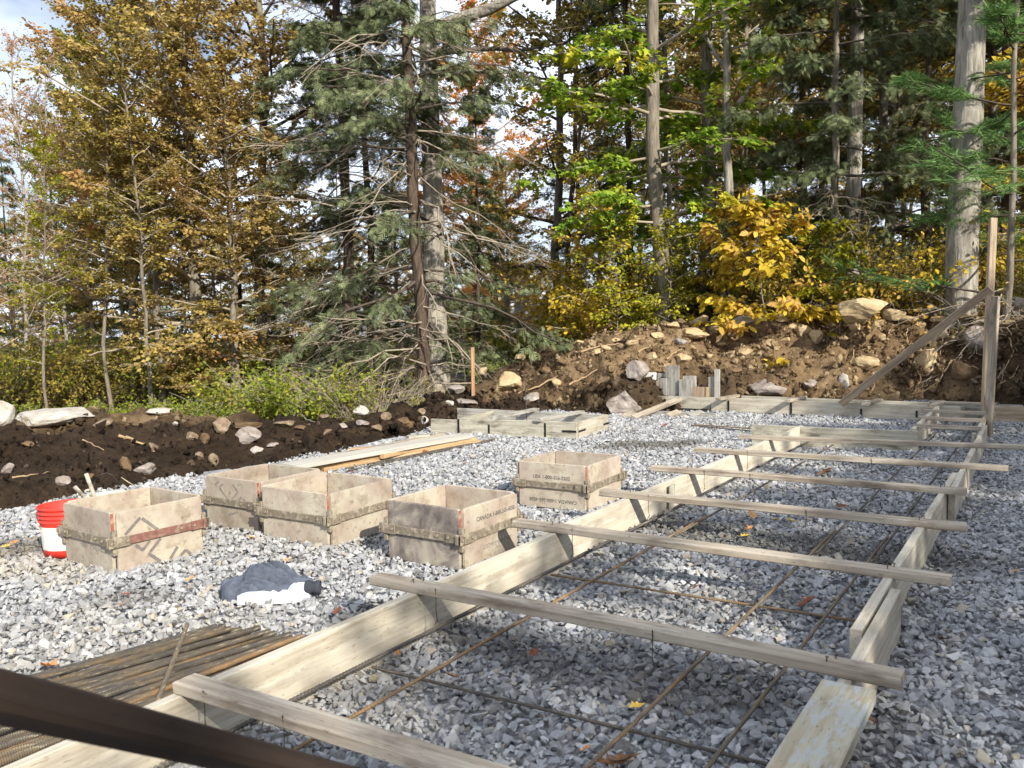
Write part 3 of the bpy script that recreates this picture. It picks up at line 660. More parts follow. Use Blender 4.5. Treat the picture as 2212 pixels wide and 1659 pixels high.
# ------------------------------------------------------------------ footing form
BH = 0.19                                     # board height above the stones
L0 = at(970, 1252.4, BH); _ua = R(56.9)
fu = np.array([math.cos(_ua), math.sin(_ua), 0]); fv = np.array([fu[1], -fu[0], 0])
def fp(s, w, z): return np.array([L0[0], L0[1], 0]) + fu * s + fv * w + np.array([0, 0, z])
def sv(px, py, z):
    d = at(px, py, z) - np.array([L0[0], L0[1], z]); return d @ fu, d @ fv
def on_edge(name, s0, w0, s1, w1, top, h, mat, parent, th=0.038, inner=True, **kw):
    """board standing on edge; w is the face towards +v (inner=True) or towards -v"""
    o = -th / 2 if inner else th / 2
    return plank(name, fp(s0, w0 + o, top - h / 2), fp(s1, w1 + o, top - h / 2), th, h, mat, parent, **kw)
form = tag(empty('footing_form', fp(2.0, 0.7, 0)), 'long ladder-like footing form of planks on edge joined by cross battens', 'formwork')
# left side boards
sE1, _ = sv(1238, 1136, BH); sE2, _ = sv(1490, 1026, BH); sE3, _ = sv(1735, 919, BH)
on_edge('side_board', -3.3, 0.0, sE1, 0.0, BH, 0.235, M_form, form, seg=14)
on_edge('side_board', sE1 - 0.25, -0.041, sE2, -0.012, BH + 0.002, 0.215, M_form, form, seg=10)
on_edge('side_board', sE2 + 0.004, -0.012, sE3, 0.0, BH - 0.002, 0.21, M_form, form, seg=8)
on_edge('cleat', sv(930, 1270, BH)[0] - 0.02, -0.046, sv(1035, 1225, BH)[0] + 0.1, -0.046, BH - 0.02, 0.16, M_form, form)
on_edge('cleat', sE2 - 0.35, -0.055, sE2 + 0.35, -0.055, BH - 0.03, 0.14, M_form, form)
sC, _ = sv(1455, 1045, BH)
plank('cleat', fp(sC, 0.012, -0.02), fp(sC, 0.012, BH - 0.01), 0.06, 0.02, M_formold, form, zup=tuple(fv))
# right side boards: top inner edge line
sR, wR = sv(1925, 1223, BH)
def rw(px, py, z=BH): return sv(px, py, z)
s1a, w1a = rw(1932, 1271); s2a, w2a = rw(1848, 1362); s2b, _ = rw(2057, 1021); s3a, _ = rw(2043, 1060); s3b, _ = rw(2121, 918)
on_edge('side_board', s1a - 2.6, wR + 0.05, s1a, wR + 0.045, BH, 0.22, M_form, form, inner=False, seg=10)
on_edge('side_board', s2a, wR, s2b, wR, BH + 0.002, 0.215, M_form, form, inner=False, seg=12)
on_edge('side_board', s3a, wR + 0.042, s3b, wR + 0.01, BH, 0.21, M_form, form, inner=False, seg=10)
s4a, _ = rw(2098, 938); s4b, _ = rw(2133, 886)
on_edge('side_board', s3b - 0.15, wR - 0.035, s4b + 0.25, wR - 0.04, BH + 0.002, 0.20, M_form, form, inner=False)
plank('cleat', fp(s4a, wR - 0.02, -0.02), fp(s4a, wR - 0.02, BH + 0.01), 0.07, 0.03, M_formold, form, zup=tuple(fv))
# flat caked plank lying on the near end of the right board
pA, pB = at(1832, 1477, BH + 0.04), at(1600, 1830, BH + 0.04)
o = plank('cap_plank', pA - np.array([0, 0, .021]), pA - np.array([0, 0, .021]) - fu * 1.3 + fv * 0.0, 0.145, 0.04, M_caked, form, seg=8, ch=0.004); o['label'] = 'cement caked plank lying flat'
# end board across the wide section and narrow continuation
sM0, wM0 = sv(1625, 918, BH); sM1, wM1 = sv(1983, 931, BH)
plank('end_board', at(1625, 918, BH) - np.array([0, 0, .1]), at(1983, 931, BH) - np.array([0, 0, .1]), 0.038, 0.205, M_formold, form, seg=8)
nA, nB = at(1971, 927, BH + .01), at(2026, 878, BH + .01)
plank('side_board', nA - np.array([0, 0, .1]), nB - np.array([0, 0, .1]), 0.038, 0.21, M_form, form, seg=6)
# cross battens
BAT = [((400, 1463), (1250, 1722)), ((813, 1240), (1950, 1455)), ((1114, 1122), (2056, 1243)), ((1300, 1057), (2089, 1131)), ((1410, 1006), (2088, 1055)),
       ((1503, 967), (2178, 1006)), ((1597, 939), (2230, 962)), ((1975, 915), (2118, 922)), ((1985, 899), (2129, 905)), ((1995, 884), (2150, 890)), ((2008, 866), (2152, 870))]
nail_me = None
for i, (a, b) in enumerate(BAT):
    zt = BH + 0.036
    A, B = at(*a, zt), at(*b, zt)
    o = plank('cross_batten', A - np.array([0, 0, .018]), B - np.array([0, 0, .018]), 0.080 if i < 7 else 0.07, 0.036, M_batten, form, seg=8, warp=0.003, ch=0.004)
    if nail_me is None:
        bm = bmesh.new(); bmesh.ops.create_cone(bm, cap_ends=True, segments=6, radius1=.0025, radius2=.0025, depth=.02); bmesh.ops.create_cone(bm, cap_ends=True, segments=8, radius1=.005, radius2=.005, depth=.003, matrix=Matrix.Translation((0, 0, .0105)))
        nail_me = bm_mesh('nail', bm); nail_me.materials.append(M_nail)
    if i < 6:
        L = float(np.linalg.norm(B - A)); d = (B - A) / L
        # nails where the batten crosses the two side boards
        for wt in (-0.02, wR + 0.02):
            k = (wt - (A - L0) @ fv) / (d @ fv)
            if 0.02 < k < L - 0.02:
                for off in (-0.018, 0.02):
                    n = link('nail', nail_me, parent=o); n.location = (k + off * 0.5, off, 0.022); n.rotation_euler = (prng.uniform(-.2, .2), prng.uniform(-.2, .2), 0)
# wire ties from the battens down to the bars
def wire(pts, r=0.0016, mat=None, label='thin twisted tie wire hanging from a batten to the rebar', group='tie wires'):
    return tag(tube('tie_wire', pts, r, mat or M_wire, sides=4), label, 'wire', group)
for i in range(6):
    a, b = BAT[i]; A, B = at(*a, BH + .036), at(*b, BH + .036); d = (B - A) / np.linalg.norm(B - A)
    for wt in ((0.10, 1.02) if i % 2 else (0.10, 0.42)):
        k = (wt - (A - L0) @ fv) / (d @ fv); p = A + d * k
        if (p - CAM) @ fw < 1.5: continue
        base = p - fu * 0.042
        wire(np.array([base + np.array([0, 0, .004]), base + np.array([.002, .002, -.03]), base + np.array([0, .006, -.09]), base + np.array([.006, .0, -.13]), base + np.array([-.008, .004, -.15]), base + np.array([0.002, 0.0, -.125])]))

# ------------------------------------------------------------------ rebar
def rebar_mesh(L=3.0, r=0.0078, pitch=0.016):
    n = int(L / pitch); X = []; Rr = []
    for i in range(n):
        x = i * pitch; X += [x, x + pitch * 0.42, x + pitch * 0.56, x + pitch * 0.86]; Rr += [r * .88, r * .88, r * 1.12, r * 1.12]
    X = np.array(X); P = np.stack([X, 0 * X, 0 * X], -1); V, F = batch_tubes(P[None], np.array(Rr)[None], 7)
    n = len(V); F = [tuple(map(int, q)) for q in F] + [tuple(range(7)), tuple(range(n - 7, n))]
    me = py_mesh('rebar', V, F, True); me.materials.append(M_rebar); return me
REB = {3: rebar_mesh(3.0), 5: rebar_mesh(5.5)}
def rebar(A, B, label, group=None, r=1.0):
    A, B = Vector(A), Vector(B); L = (B - A).length; key, base = (3, 3.0) if L < 4 else (5, 5.5)
    o = link('rebar', REB[key]); o.matrix_world = frame_mat(A, B - A, (0, 0, 1)) @ Matrix.Diagonal((L / base, r, r, 1))
    return tag(o, label, 'rebar', group)
ra, wa = sv(860, 1395, 0.075); ra2, wa2 = sv(1600, 1027, 0.07)
rebar(fp(-3.0, wa, .075), fp(2.45, wa + .01, .07), 'ribbed steel bar running close along the left side board inside the footing')
rebar(fp(2.2, wa + .03, .085), fp(6.9, wa2 + 0.02, .07), 'steel bar lapped onto the bar beside the left board towards the end board')
for (p, q, lab) in (((1180, 1330), (1500, 1122), 'rusty steel bar second from the left board inside the footing'), ((1500, 1492), (1840, 1090), 'steel bar third from the left board inside the footing'), ((1770, 1375), (1905, 1165), 'steel bar nearest the right board inside the footing')):
    _, w0 = sv(*p, .05); _, w1 = sv(*q, .05); wm = (w0 + w1) / 2; end = 9.0 if wm > 0.9 else 5.7
    rebar(fp(-2.6, wm - .03, .05), fp(2.2, wm, .055), lab + ', near length', r=.82)
    rebar(fp(1.6, wm + .025, .062), fp(end, wm + .02, .05), lab + ', far lapped length', r=.82)
for s_, lab in ((-0.55, 'dark cross bar lying on the stones under the second batten'), (0.75, 'dark cross bar lying on the stones just past the second batten')):
    rebar(fp(s_, 0.06, .022), fp(s_ + .06, wR - .05, .022), lab, r=.75)
rebar(at(1500, 917, .03), at(1640, 927, .05), 'upper of two steel bars poking out past the end board', r=0.9)
rebar(at(1493, 919, .025), at(1636, 932, .03), 'lower of two steel bars poking out past the end board', r=0.9)
NB = 28
for k in range(NB):
    f = k / (NB - 1)
    a = (500 + 200 * f + prng.uniform(-60, 12), 1350 + 32 * f + prng.uniform(-4, 6)); b = (-170 + prng.uniform(-60, 40), 1545 + 165 * f + prng.uniform(-45, 30))
    z0, z1 = 0.022 + prng.uniform(0, .07) * (1 if 2 < k < NB - 3 else .2), 0.022 + prng.uniform(0, .03)
    rebar(at(*a, z0), at(*b, z1), 'long ribbed reinforcing bar in the heap beside the side board', 'heap of rebar on the gravel', r=prng.choice((1.2, 1.3, 1.45)))
rebar(at(405, 1348, .085), at(333, 1532, .095), 'single short steel bar lying crosswise over the rebar heap', r=1.0)

# ------------------------------------------------------------------ column forms
def outline(L, H, r=0.02, seg=3):
    pts = []
    for (cx, cy, a0) in ((L - r, r, -90), (L - r, H - r, 0), (r, H - r, 90), (r, r, 180)):
        for i in range(seg + 1):
            a = R(a0 + 90 * i / seg); pts.append((cx + r * math.cos(a), cy + r * math.sin(a)))
    return pts
def panel_mesh(L, H, th=0.019, seed=0):
    r = random.Random(seed); pts = outline(L, H, r.uniform(.012, .028)); n = len(pts); V = []
    for (y, ins) in ((-th / 2, .0025), (-th / 2 + .0025, 0), (th / 2 - .0025, 0), (th / 2, .0025)):
        for (x, z) in pts:
            cx, cz = L / 2, H / 2; V.append((x + (ins if x < cx else -ins), y, z + (ins if z < cz else -ins)))
    F = [tuple(range(n)), tuple(reversed(range(3 * n, 4 * n)))]
    for k in range(3):
        for i in range(n): F.append((k * n + i, (k + 1) * n + i, (k + 1) * n + (i + 1) % n, k * n + (i + 1) % n))
    me = py_mesh('panel', V, F); bm = bmesh.new(); bm.from_mesh(me); bmesh.ops.recalc_face_normals(bm, faces=bm.faces); bm.to_mesh(me); bm.free(); return me
def text_mesh(body, size):
    cu = bpy.data.curves.new('lettering', 'FONT'); cu.body = body; cu.size = size; cu.align_x = 'CENTER'; cu.align_y = 'CENTER'; cu.resolution_u = 3; cu.offset = size * .035
    ob = bpy.data.objects.new('lettering', cu); COL.objects.link(ob)
    bpy.context.view_layer.update(); dg = bpy.context.evaluated_depsgraph_get()
    me = bpy.data.meshes.new_from_object(ob.evaluated_get(dg)); COL.objects.unlink(ob); bpy.data.objects.remove(ob); return me
def strips(segs, w):
    V, F = [], []
    for (x0, z0, x1, z1) in segs:
        d = Vector((x1 - x0, z1 - z0)); n = Vector((-d.y, d.x)).normalized() * w / 2; k = len(V)
        V += [(x0 + n.x, 0, z0 + n.y), (x0 - n.x, 0, z0 - n.y), (x1 - n.x, 0, z1 - n.y), (x1 + n.x, 0, z1 + n.y)]; F.append((k, k + 1, k + 2, k + 3))
    return py_mesh('emblem', V, F)
_bolt = None
def bolt_mesh():
    global _bolt
    if _bolt is None:
        bm = bmesh.new(); bmesh.ops.create_cone(bm, cap_ends=True, segments=8, radius1=.009, radius2=.007, depth=.010, matrix=Matrix.Rotation(R(90), 4, 'X')); _bolt = bm_mesh('bolt', bm); _bolt.materials.append(M_steel)
    return _bolt
def column_form(nb, ang, s, H, label, left=M_panel, right=M_panel, prints=(), strap_right=None):
    N = at(*nb); a = R(ang); ex = np.array([math.cos(a), math.sin(a), 0]); ey = np.array([-ex[1], ex[0], 0])
    c = N + (ex + ey) * s / 2
    root_ = tag(empty('column_form', (c[0], c[1], -0.004), a), label, 'formwork', 'column forms standing on the gravel')
    h = s / 2; Z = (0, 0, 1)
    sides = {'left': ((-h, h), (0, -1, 0), left), 'right': ((-h, -h), (1, 0, 0), right), 'backright': ((h, -h), (0, 1, 0), M_panel), 'backleft': ((h, h), (-1, 0, 0), M_panel)}
    out = {}
    for i, (k, (o2, X, mt)) in enumerate(sides.items()):
        me = panel_mesh(s - .022, H * prng.uniform(.985, 1.0), seed=prng.random()); me.materials.append(mt)
        p = link('panel', me, parent=root_)
        p.matrix_local = frame_mat((o2[0] + X[0] * .011, o2[1] + X[1] * .011, 0), X, Z) @ Matrix.Rotation(R(prng.uniform(-.8, .8)), 4, 'X')
        out[k] = p; L = s - .022; zc = H * 0.52
        ms = M_steel if not (k == 'right' and strap_right) else strap_right
        bm = bmesh.new(); box_bm(bm, (.05, -.0185, zc - .020), (L + .004, -.0098, zc + .020), .002); box_bm(bm, (.05, -.024, zc - .022), (L + .004, -.0186, zc - .016)); link('strap', bm_mesh('strap', bm), ms, p)
        bm = bmesh.new(); box_bm(bm, (-.055, -.026, zc - .030), (.062, -.0192, zc + .028), .003); box_bm(bm, (-.032, -.034, zc - .020), (-.018, -.0262, zc + .018)); link('bracket', bm_mesh('bracket', bm), M_steel, p)
        bm = bmesh.new(); box_bm(bm, (L - .075, -.027, zc - .026), (L + .016, -.0246, zc + .026), .0008); box_bm(bm, (L - .005, -.040, zc - .03), (L + .014, -.0272, zc + .024), .003); link('latch', bm_mesh('latch', bm), ms, p)
        for bx in (-.044, .042, L - .06, L * .72):
            b = link('bolt', bolt_mesh(), parent=p); b.location = (bx, -.0282 if bx < .3 or bx > L - .1 else -.0235, zc + .002)
        box('painted_edge', (L - .0005, -.0085, H * .68), (L + .0025, .0085, H * .97), M_redpaint if k in ('left', 'backright') else M_lumber, p)
    for (sx, sy) in ((-1, -1), (1, -1), (1, 1), (-1, 1)):
        bm = bmesh.new(); box_bm(bm, (-.013, -.013, H * .30), (.013, .013, H * .70), .003); cpl = link('corner_post', bm_mesh('corner_post', bm), M_steel, root_); cpl.location = (sx * (h + .004), sy * (h + .004), 0)
    for (side, kind, arg, size, x, z, flip, mt) in prints:
        p = out[side]
        if kind == 'text':
            me = text_mesh(arg, size); me.materials.append(mt); o = link('lettering', me, parent=p)
            o.matrix_local = Matrix.Translation((x, -.0102, z)) @ Matrix.Rotation(R(90), 4, 'X') @ Matrix.Rotation(R(180 if flip else 0), 4, 'Z')
        else:
            me = strips(arg, size); me.materials.append(mt); o = link('emblem', me, parent=p); o.location = (0, -.0102, 0)
    return root_
HB = 0.325
def face_uv(q, xl, xr, tl, tr, bl, br, L, H):
    r_ = []
    for (x0, y0, x1, y1) in q:
        z_ = []
        for (x, y) in ((x0, y0), (x1, y1)):
            u_ = (x - xl) / (xr - xl); t_ = tl + (tr - tl) * u_; b_ = bl + (br - bl) * u_; z_ += [u_ * L, (b_ - y) / (b_ - t_) * H]
        r_.append(tuple(z_))
    return r_
logoA = face_uv([(925, 960, 1110, 745), (1130, 755, 1315, 905), (1345, 1015, 1210, 1185), (1215, 1040, 1110, 1175), (1040, 1090, 1110, 1150), (1185, 1200, 1330, 1310), (1550, 1125, 1450, 1285), (1650, 1170, 1570, 1260), (1655, 1170, 1715, 1225)], 840, 1880, 685, 490, 1450, 1205, .50, HB)
logoB = face_uv([(255, 450, 345, 570), (255, 440, 300, 400), (415, 405, 475, 490), (475, 490, 395, 575), (515, 545, 465, 595), (530, 565, 560, 600), (350, 755, 465, 715), (205, 410, 250, 370)], 85, 690, 310, 370, 870, 945, .50, HB)
column_form((251, 1239), 54, .52, .333, 'square plywood column form with dark diamond emblem, red bucket behind it', prints=(('right', 'logo', logoA, .018, 0, 0, False, M_logo), ('left', 'text', 'CONTACT 1-800-', .034, .30, .118, True, M_logo_faint)), strap_right=M_redsteel)
column_form((564, 1150), 57, .525, .33, 'plywood column form with faint arrow marks, touching its neighbour', prints=(('left', 'logo', logoB, .014, 0, 0, False, M_logo_faint),))
column_form((714.6, 1183), 58.3, .56, .322, 'plain plywood column form without print, between two other forms')
column_form((999.4, 1231), 56, .515, .325, 'column form with one dark grimy side and CANADA phone number print', left=M_panel_dark, prints=(('right', 'text', 'CANADA 1-800-265-4550', .033, .285, .245, False, M_print), ('right', 'text', 'USA 1-800-356-2202', .033, .30, .085, True, M_logo_faint)))
column_form((1269.7, 1104.6), 58.5, .545, .315, 'column form printed USA 1-800-356-2202 above its strap', prints=(('left', 'text', 'USA 1-800-356-2202', .034, .26, .215, False, M_print), ('left', 'text', 'CANADA 1-800-265-4550', .034, .27, .055, True, M_print)))

# ------------------------------------------------------------------ small frame form
def V3(p, dz): return np.array([p[0], p[1], p[2] + dz])
def strap_on(parent, p, h, w=.022, dirv=None, th=.004):
    """flat black strap, p is its top centre in the world, h its drop, facing the camera side of a board with direction dirv"""
    X = np.array([0, 0, -1.0]); n = np.cross(dirv, [0, 0, 1.0]); n /= np.linalg.norm(n)
    if n @ (p - CAM) > 0: n = -n
    return plank('strap', p + n * .004, p + n * .004 + X * h, w, th, M_strap, parent, zup=tuple(n), ch=.001, warp=0.0, seg=2)
FHt = 0.18
c0, c1, c2, c3 = at(932, 903, FHt), at(1246, 913, FHt), at(1311, 896, FHt), at(989, 882, FHt)
frm = tag(empty('frame_form', (*((c0 + c2) / 2)[:2], 0)), 'low rectangular footing frame with two loose boards across and black straps', 'formwork')
j = c0 + (c1 - c0) * .205
plank('frame_board', V3(c0, -.095), V3(j, -.095), .038, .17, M_formold, frm)
plank('frame_board', V3(j, -.09), V3(c1, -.09), .038, .19, M_formold, frm, seg=8)
plank('frame_board', V3(c1, -.09), V3(c2, -.09), .038, .19, M_form, frm)
plank('frame_board', V3(c2, -.093), V3(c3, -.09), .038, .185, M_grey, frm, seg=8)  # darker grey wood puts the shade and grime of the inside into its colour
dv_ = at(1000, 901, FHt); plank('divider', V3(dv_, -.09), V3(at(1073, 883.5, FHt), -.09), .03, .17, M_formold, frm)
for (a, b) in (((1059, 900), (1159, 881)), ((1161, 904), (1256, 886))):
    plank('cross_board', V3(at(*a, FHt + .04), -.019), V3(at(*b, FHt + .04), -.019), .085, .036, M_grey, frm)
fd = (c1 - c0) / np.linalg.norm(c1 - c0); nfd = np.cross(fd, [0, 0, 1]); nfd = nfd if nfd @ c0 < 0 else -nfd
for (t, z0, h) in ((.205, 0, .18), (.42, -.055, .11), (.80, -.015, .17)):
    strap_on(frm, V3(c0 + (c1 - c0) * t, z0) + nfd * .02, h, dirv=fd)
plank('strap', V3(c1, -.10) - fd * .17 + nfd * .024, V3(c1, -.098) + fd * .002 + nfd * .024, .022, .004, M_strap, frm, zup=tuple(nfd), ch=.001, seg=2)
sd = (c2 - c1) / np.linalg.norm(c2 - c1); nsd = np.cross(sd, [0, 0, 1]); nsd = nsd if nsd @ c1 < 0 else -nsd
plank('strap', V3(c1, -.098) + nsd * .024, V3(c1, -.096) + sd * .18 + nsd * .024, .022, .004, M_strap, frm, zup=tuple(nsd), ch=.001, seg=2)
plank('strap', V3(c2, -.10) - sd * .16 + nsd * .024, V3(c2, -.098) + nsd * .024, .022, .004, M_strap, frm, zup=tuple(nsd), ch=.001, seg=2)
pz = at(1139, 907, 0.12); rebar((pz[0], pz[1] + .3, 0), (pz[0] - .01, pz[1] + .32, .66), 'thin steel bar standing upright inside the small frame', r=.7)

# ------------------------------------------------------------------ long far form
FH2 = 0.19
g0, g1, g2 = at(1374, 854, .215), at(1536, 858.5, .205), at(2075, 878, FH2)
ff = tag(empty('long_form', (*((g1 + g2) / 2)[:2], 0)), 'long straight form before the dirt bank with scrap boards standing at one end', 'formwork')
plank('front_board', V3(g0, -.085), V3(g1, -.085), .038, .17, M_formold, ff, seg=6)
plank('front_board', V3(g1, -.095) + (g2 - g1) * .002, V3(g2, -.095), .038, .19, M_form, ff, seg=12)
gd = (g2 - g1) / np.linalg.norm(g2 - g1); gn = np.cross([0, 0, 1.0], gd); gn = gn if gn[1] > 0 else -gn
bk = gn * 0.42
plank('back_board', V3(g1, -.095) + bk + gd * .3, V3(g2, -.095) + bk, .038, .19, M_formold, ff, seg=10)
g3 = at(2153, 872, FH2)
plank('back_board', V3(g2, -.095) + bk, V3(g2, -.095) + bk + gd * .62, .038, .2, M_grey, ff)
plank('front_board', V3(g2, -.095) + gd * .25 + gn * .2, V3(g2, -.095) + gd * .95 + gn * .2, .038, .2, M_post, ff)
for (a, b) in (((1556, 858), (1594, 852)), ((1704, 862), (1740, 856)), ((1872, 868), (1894, 862)), ((2012, 873), (2028, 865))):
    A = at(*a, FH2 + .038); plank('cross_cleat', V3(A, -.019) - gn * .08, V3(A, -.019) + gn * .55 + gd * .05, .085, .036, M_batten, ff)
for (px, h) in ((1575, .15), (1710, .17), (1861, .11), (1981, .08)):
    t = None
    P = on_plane(g1, np.cross(gd, [0, 0, 1.0]), px, 870); P[2] = FH2 - .02 if h > .12 else FH2 - .07
    strap_on(ff, P - gn * .021, h, .024, gd)
P = on_plane(g1, np.cross(gd, [0, 0, 1.0]), 1386, 872); P[2] = .12; strap_on(ff, P - gn * .03, .09, .024, gd)
def upright(x0, x1, ytop, dep, mat, zb=0.0):
    n = np.cross(gd, [0, 0, 1.0]); q = g1 + gn * dep
    T0 = on_plane(q, n, x0, ytop); T1 = on_plane(q, n, x1, ytop); w = float(np.linalg.norm((T1 - T0)[:2])); c = (T0 + T1) / 2
    return plank('upright_board', np.array([c[0], c[1], zb]), c, w, .03, mat, ff, zup=tuple(gn), seg=4)
for (a, b, y, d, m) in ((1391, 1417, 833, .06, M_grey), (1393, 1418, 805, .12, M_whiteboard), (1421, 1440, 807, .12, M_grey), (1427, 1440, 817, .055, M_grey), (1438, 1467, 790, .085, M_grey), (1467, 1495, 820, .05, M_grey), (1476, 1504, 812, .13, M_grey), (1495, 1524, 836, .06, M_post), (1531, 1543, 814, .09, M_grey), (1543.5, 1555, 798, .055, M_grey), (1524.5, 1530, 836, .05, M_lumber), (1418, 1426.5, 823, .06, M_batten)):
    upright(a, b, y, d, m)
plank('brace', at(1368, 902, .02) , on_plane(g1 - gn * .06, np.cross(gd, [0, 0, 1.0]), 1469, 862), .085, .036, M_batten, ff, zup=(0, -.5, .8))
plank('brace', at(1348, 899, .02), on_plane(g1 - gn * .03, np.cross(gd, [0, 0, 1.0]), 1390, 884), .085, .036, M_batten, ff, zup=(0, -.5, .8))
tag(plank('scrap_board', at(1444, 899, .02), at(1466, 889, .06), .09, .036, M_batten, zup=(0, -.5, .8)), 'short offcut leaning under the raised end of the long form', 'board')
tag(plank('scrap_board', at(1488, 899, .015), at(1516, 890, .05), .09, .036, M_grey, zup=(0, -.4, .9)), 'grey offcut on stones below the raised end of the long form', 'board')
tag(plank('scrap_board', at(1385, 893, .03) + gn * .12, at(1540, 899, .02) + gn * .12, .036, .06, M_grey), 'grey board on edge underneath the long form', 'board')

# ------------------------------------------------------------------ braced post
bp = far(2127, 880, 10.6); 
post = tag(empty('braced_post', (bp[0], bp[1], 0)), 'tall upright post of two by four with a long diagonal brace', 'post')
tp = far(2145, 471, 10.6)
plank('post', (bp[0], bp[1], -.05), (tp[0], tp[1], tp[2]), .088, .038, M_post, post, zup=(0.25, -1, 0), seg=8)
q0, q1 = at(2134, 944, 0), far(2151, 640, 9.75)
plank('side_stake', V3(q0, -.03), q1, .036, .085, M_batten, post, zup=(0.3, -1, 0.0), seg=8)
b0, b1 = far(2140, 624, 10.55), far(1832, 861, 11.45)
plank('diagonal_brace', b1 + (b1 - b0) * .06, b0, .088, .036, M_post, post, zup=(-.15, -1, .1), seg=8)
# lone stake on the bank
sk = at(1023, 887, 0); st_ = far(1020, 750, math.hypot(sk[0], sk[1]))
tag(plank('wooden_stake', V3(sk, -.1), st_, .055, .03, M_stake, zup=(.3, -1, 0), seg=4), 'reddish brown wooden stake standing behind the small frame', 'stake')

# ------------------------------------------------------------------ lumber stack beside the berm
def lum(a, b, w, t, z, mat, label, top=True):
    A, B = at(*a, z + t), at(*b, z + t); A[2] = B[2] = z + t / 2
    return tag(plank('plank', A, B, w, t, mat, seg=8), label, 'plank')
lum((622, 1003), (1000, 938), .24, .038, .075, M_lumpale, 'wide bleached plank on top of the lumber stack')
lum((640, 1006), (1010, 943), .26, .038, .037, M_lumber, 'wide orange plank directly under the bleached plank')
lum((690, 1010), (1028, 950), .14, .036, .0, M_lumber, 'plank at the bottom of the lumber stack')
lum((824, 982), (950, 954), .05, .038, .037, M_lumber, 'short pale strip resting on the bottom plank of the lumber stack')
lum((700, 985), (955, 936), .10, .036, .005, M_batten, 'narrow board behind the lumber stack')
lum((880, 942), (925, 938), .09, .03, .03, M_formold, 'short grey offcut behind the lumber stack')
lum((756, 968), (800, 966), .08, .03, .02, M_lumber, 'small tan offcut between the berm and the lumber stack')
rebar(at(745, 1012, .02), at(1072, 947, .02), 'thin bar in front of the lumber stack, nearer the planks', r=.9)
rebar(at(752, 1016, .02), at(1066, 950, .02), 'thin bar in front of the lumber stack, on the stones side', r=.9)

# ------------------------------------------------------------------ buckets, tools, coat
def lathe(name, prof, mat, parent, seg=40):
    V, F = [], []
    for (r_, z) in prof:
        for i in range(seg): V.append((r_ * math.cos(6.28318 * i / seg), r_ * math.sin(6.28318 * i / seg), z))
    for k in range(len(prof) - 1):
        for i in range(seg): F.append((k * seg + i, k * seg + (i + 1) % seg, (k + 1) * seg + (i + 1) % seg, (k + 1) * seg + i))
    return link(name, py_mesh(name, V, F, True), mat, parent)
def bucket(p, label, main, band, low):
    b = tag(empty('bucket', p), label, 'bucket')
    r = lambda z: .130 + .020 * z / .37
    lathe('upper_body', [(r(.23), .23), (r(.235), .235), (r(.25) + .001, .25), (r(.262) + .008, .262), (r(.268) + .008, .268), (r(.27) + .001, .272), (r(.285) + .001, .285), (r(.29) + .009, .292), (r(.298) + .009, .298), (r(.30) + .001, .303), (r(.318) + .001, .318), (r(.32) + .009, .322), (r(.33) + .009, .33), (r(.33) + .001, .335), (r(.36), .352), (r(.36) + .008, .356), (r(.37) + .008, .368), (r(.37) + .003, .372), (r(.37) - .003, .368), (r(.2) - .004, .2), (r(.01) - .004, .01), (0.001, .009)], main, b)
    lathe('label_band', [(r(.06) + .0006, .055), (r(.23) + .0006, .2295)], band, b)
    lathe('lower_body', [(.001, .0), (r(0), .0), (r(.055), .055)], low, b)
    a = np.linspace(0, math.pi, 14); rr = r(.3) + .013
    tube('handle', np.stack([p[0] + rr * np.cos(a) * .9, p[1] - rr * .35 - np.sin(a) * .05 + 0 * a, p[2] + .29 - np.sin(a) * .16], -1), .0025, M_wirepale, b, 5)
    for s_ in (-1, 1): box('handle_ear', (s_ * rr - .012, -.02, .275), (s_ * rr + .012, .02, .31), main, b, .004)
    return b
b1p = at(150, 1193); bucket((b1p[0], b1p[1], 0), 'red bucket with a dirty white label band behind the emblem form', M_red, M_white, M_red).scale = (1, 1, .77)
b2p = at(246, 1165); bucket((b2p[0], b2p[1], -.01), 'cream coloured bucket with tool handles sticking out', M_cream, M_cream, M_cream).scale = (1, 1, .77)
d2 = math.hypot(b2p[0], b2p[1])
for (a, b, lab) in (((186, 1023), (205, 1075), 'upright wooden tool handle poking out of the cream bucket'), ((161, 1051), (186, 1078), 'shorter wooden tool handle slanting out of the cream bucket')):
    A, B = far(*a, d2 - .02), far(*b, d2); C = B + (B - A) * (1.6 if lab[0] == 'u' else 1.2); tag(tube('tool_handle', [C, (C + B) / 2, B, (A + B) / 2, A], .012, M_formold, sides=8), lab, 'handle')
tag(tube('wire_loop', [far(x, y, d2) for (x, y) in ((200, 1060), (204, 1040), (215, 1026), (230, 1021), (243, 1026), (252, 1038), (262, 1048))], .002, M_wire, sides=4), 'thin dark wire arching above the cream bucket', 'wire')
tag(tube('wire_end', [far(x, y, d2) for (x, y) in ((262, 1031), (275, 1040), (288, 1048))], .003, M_wirepale, sides=4), 'stub of pale wire beside the dark wire arch', 'wire')
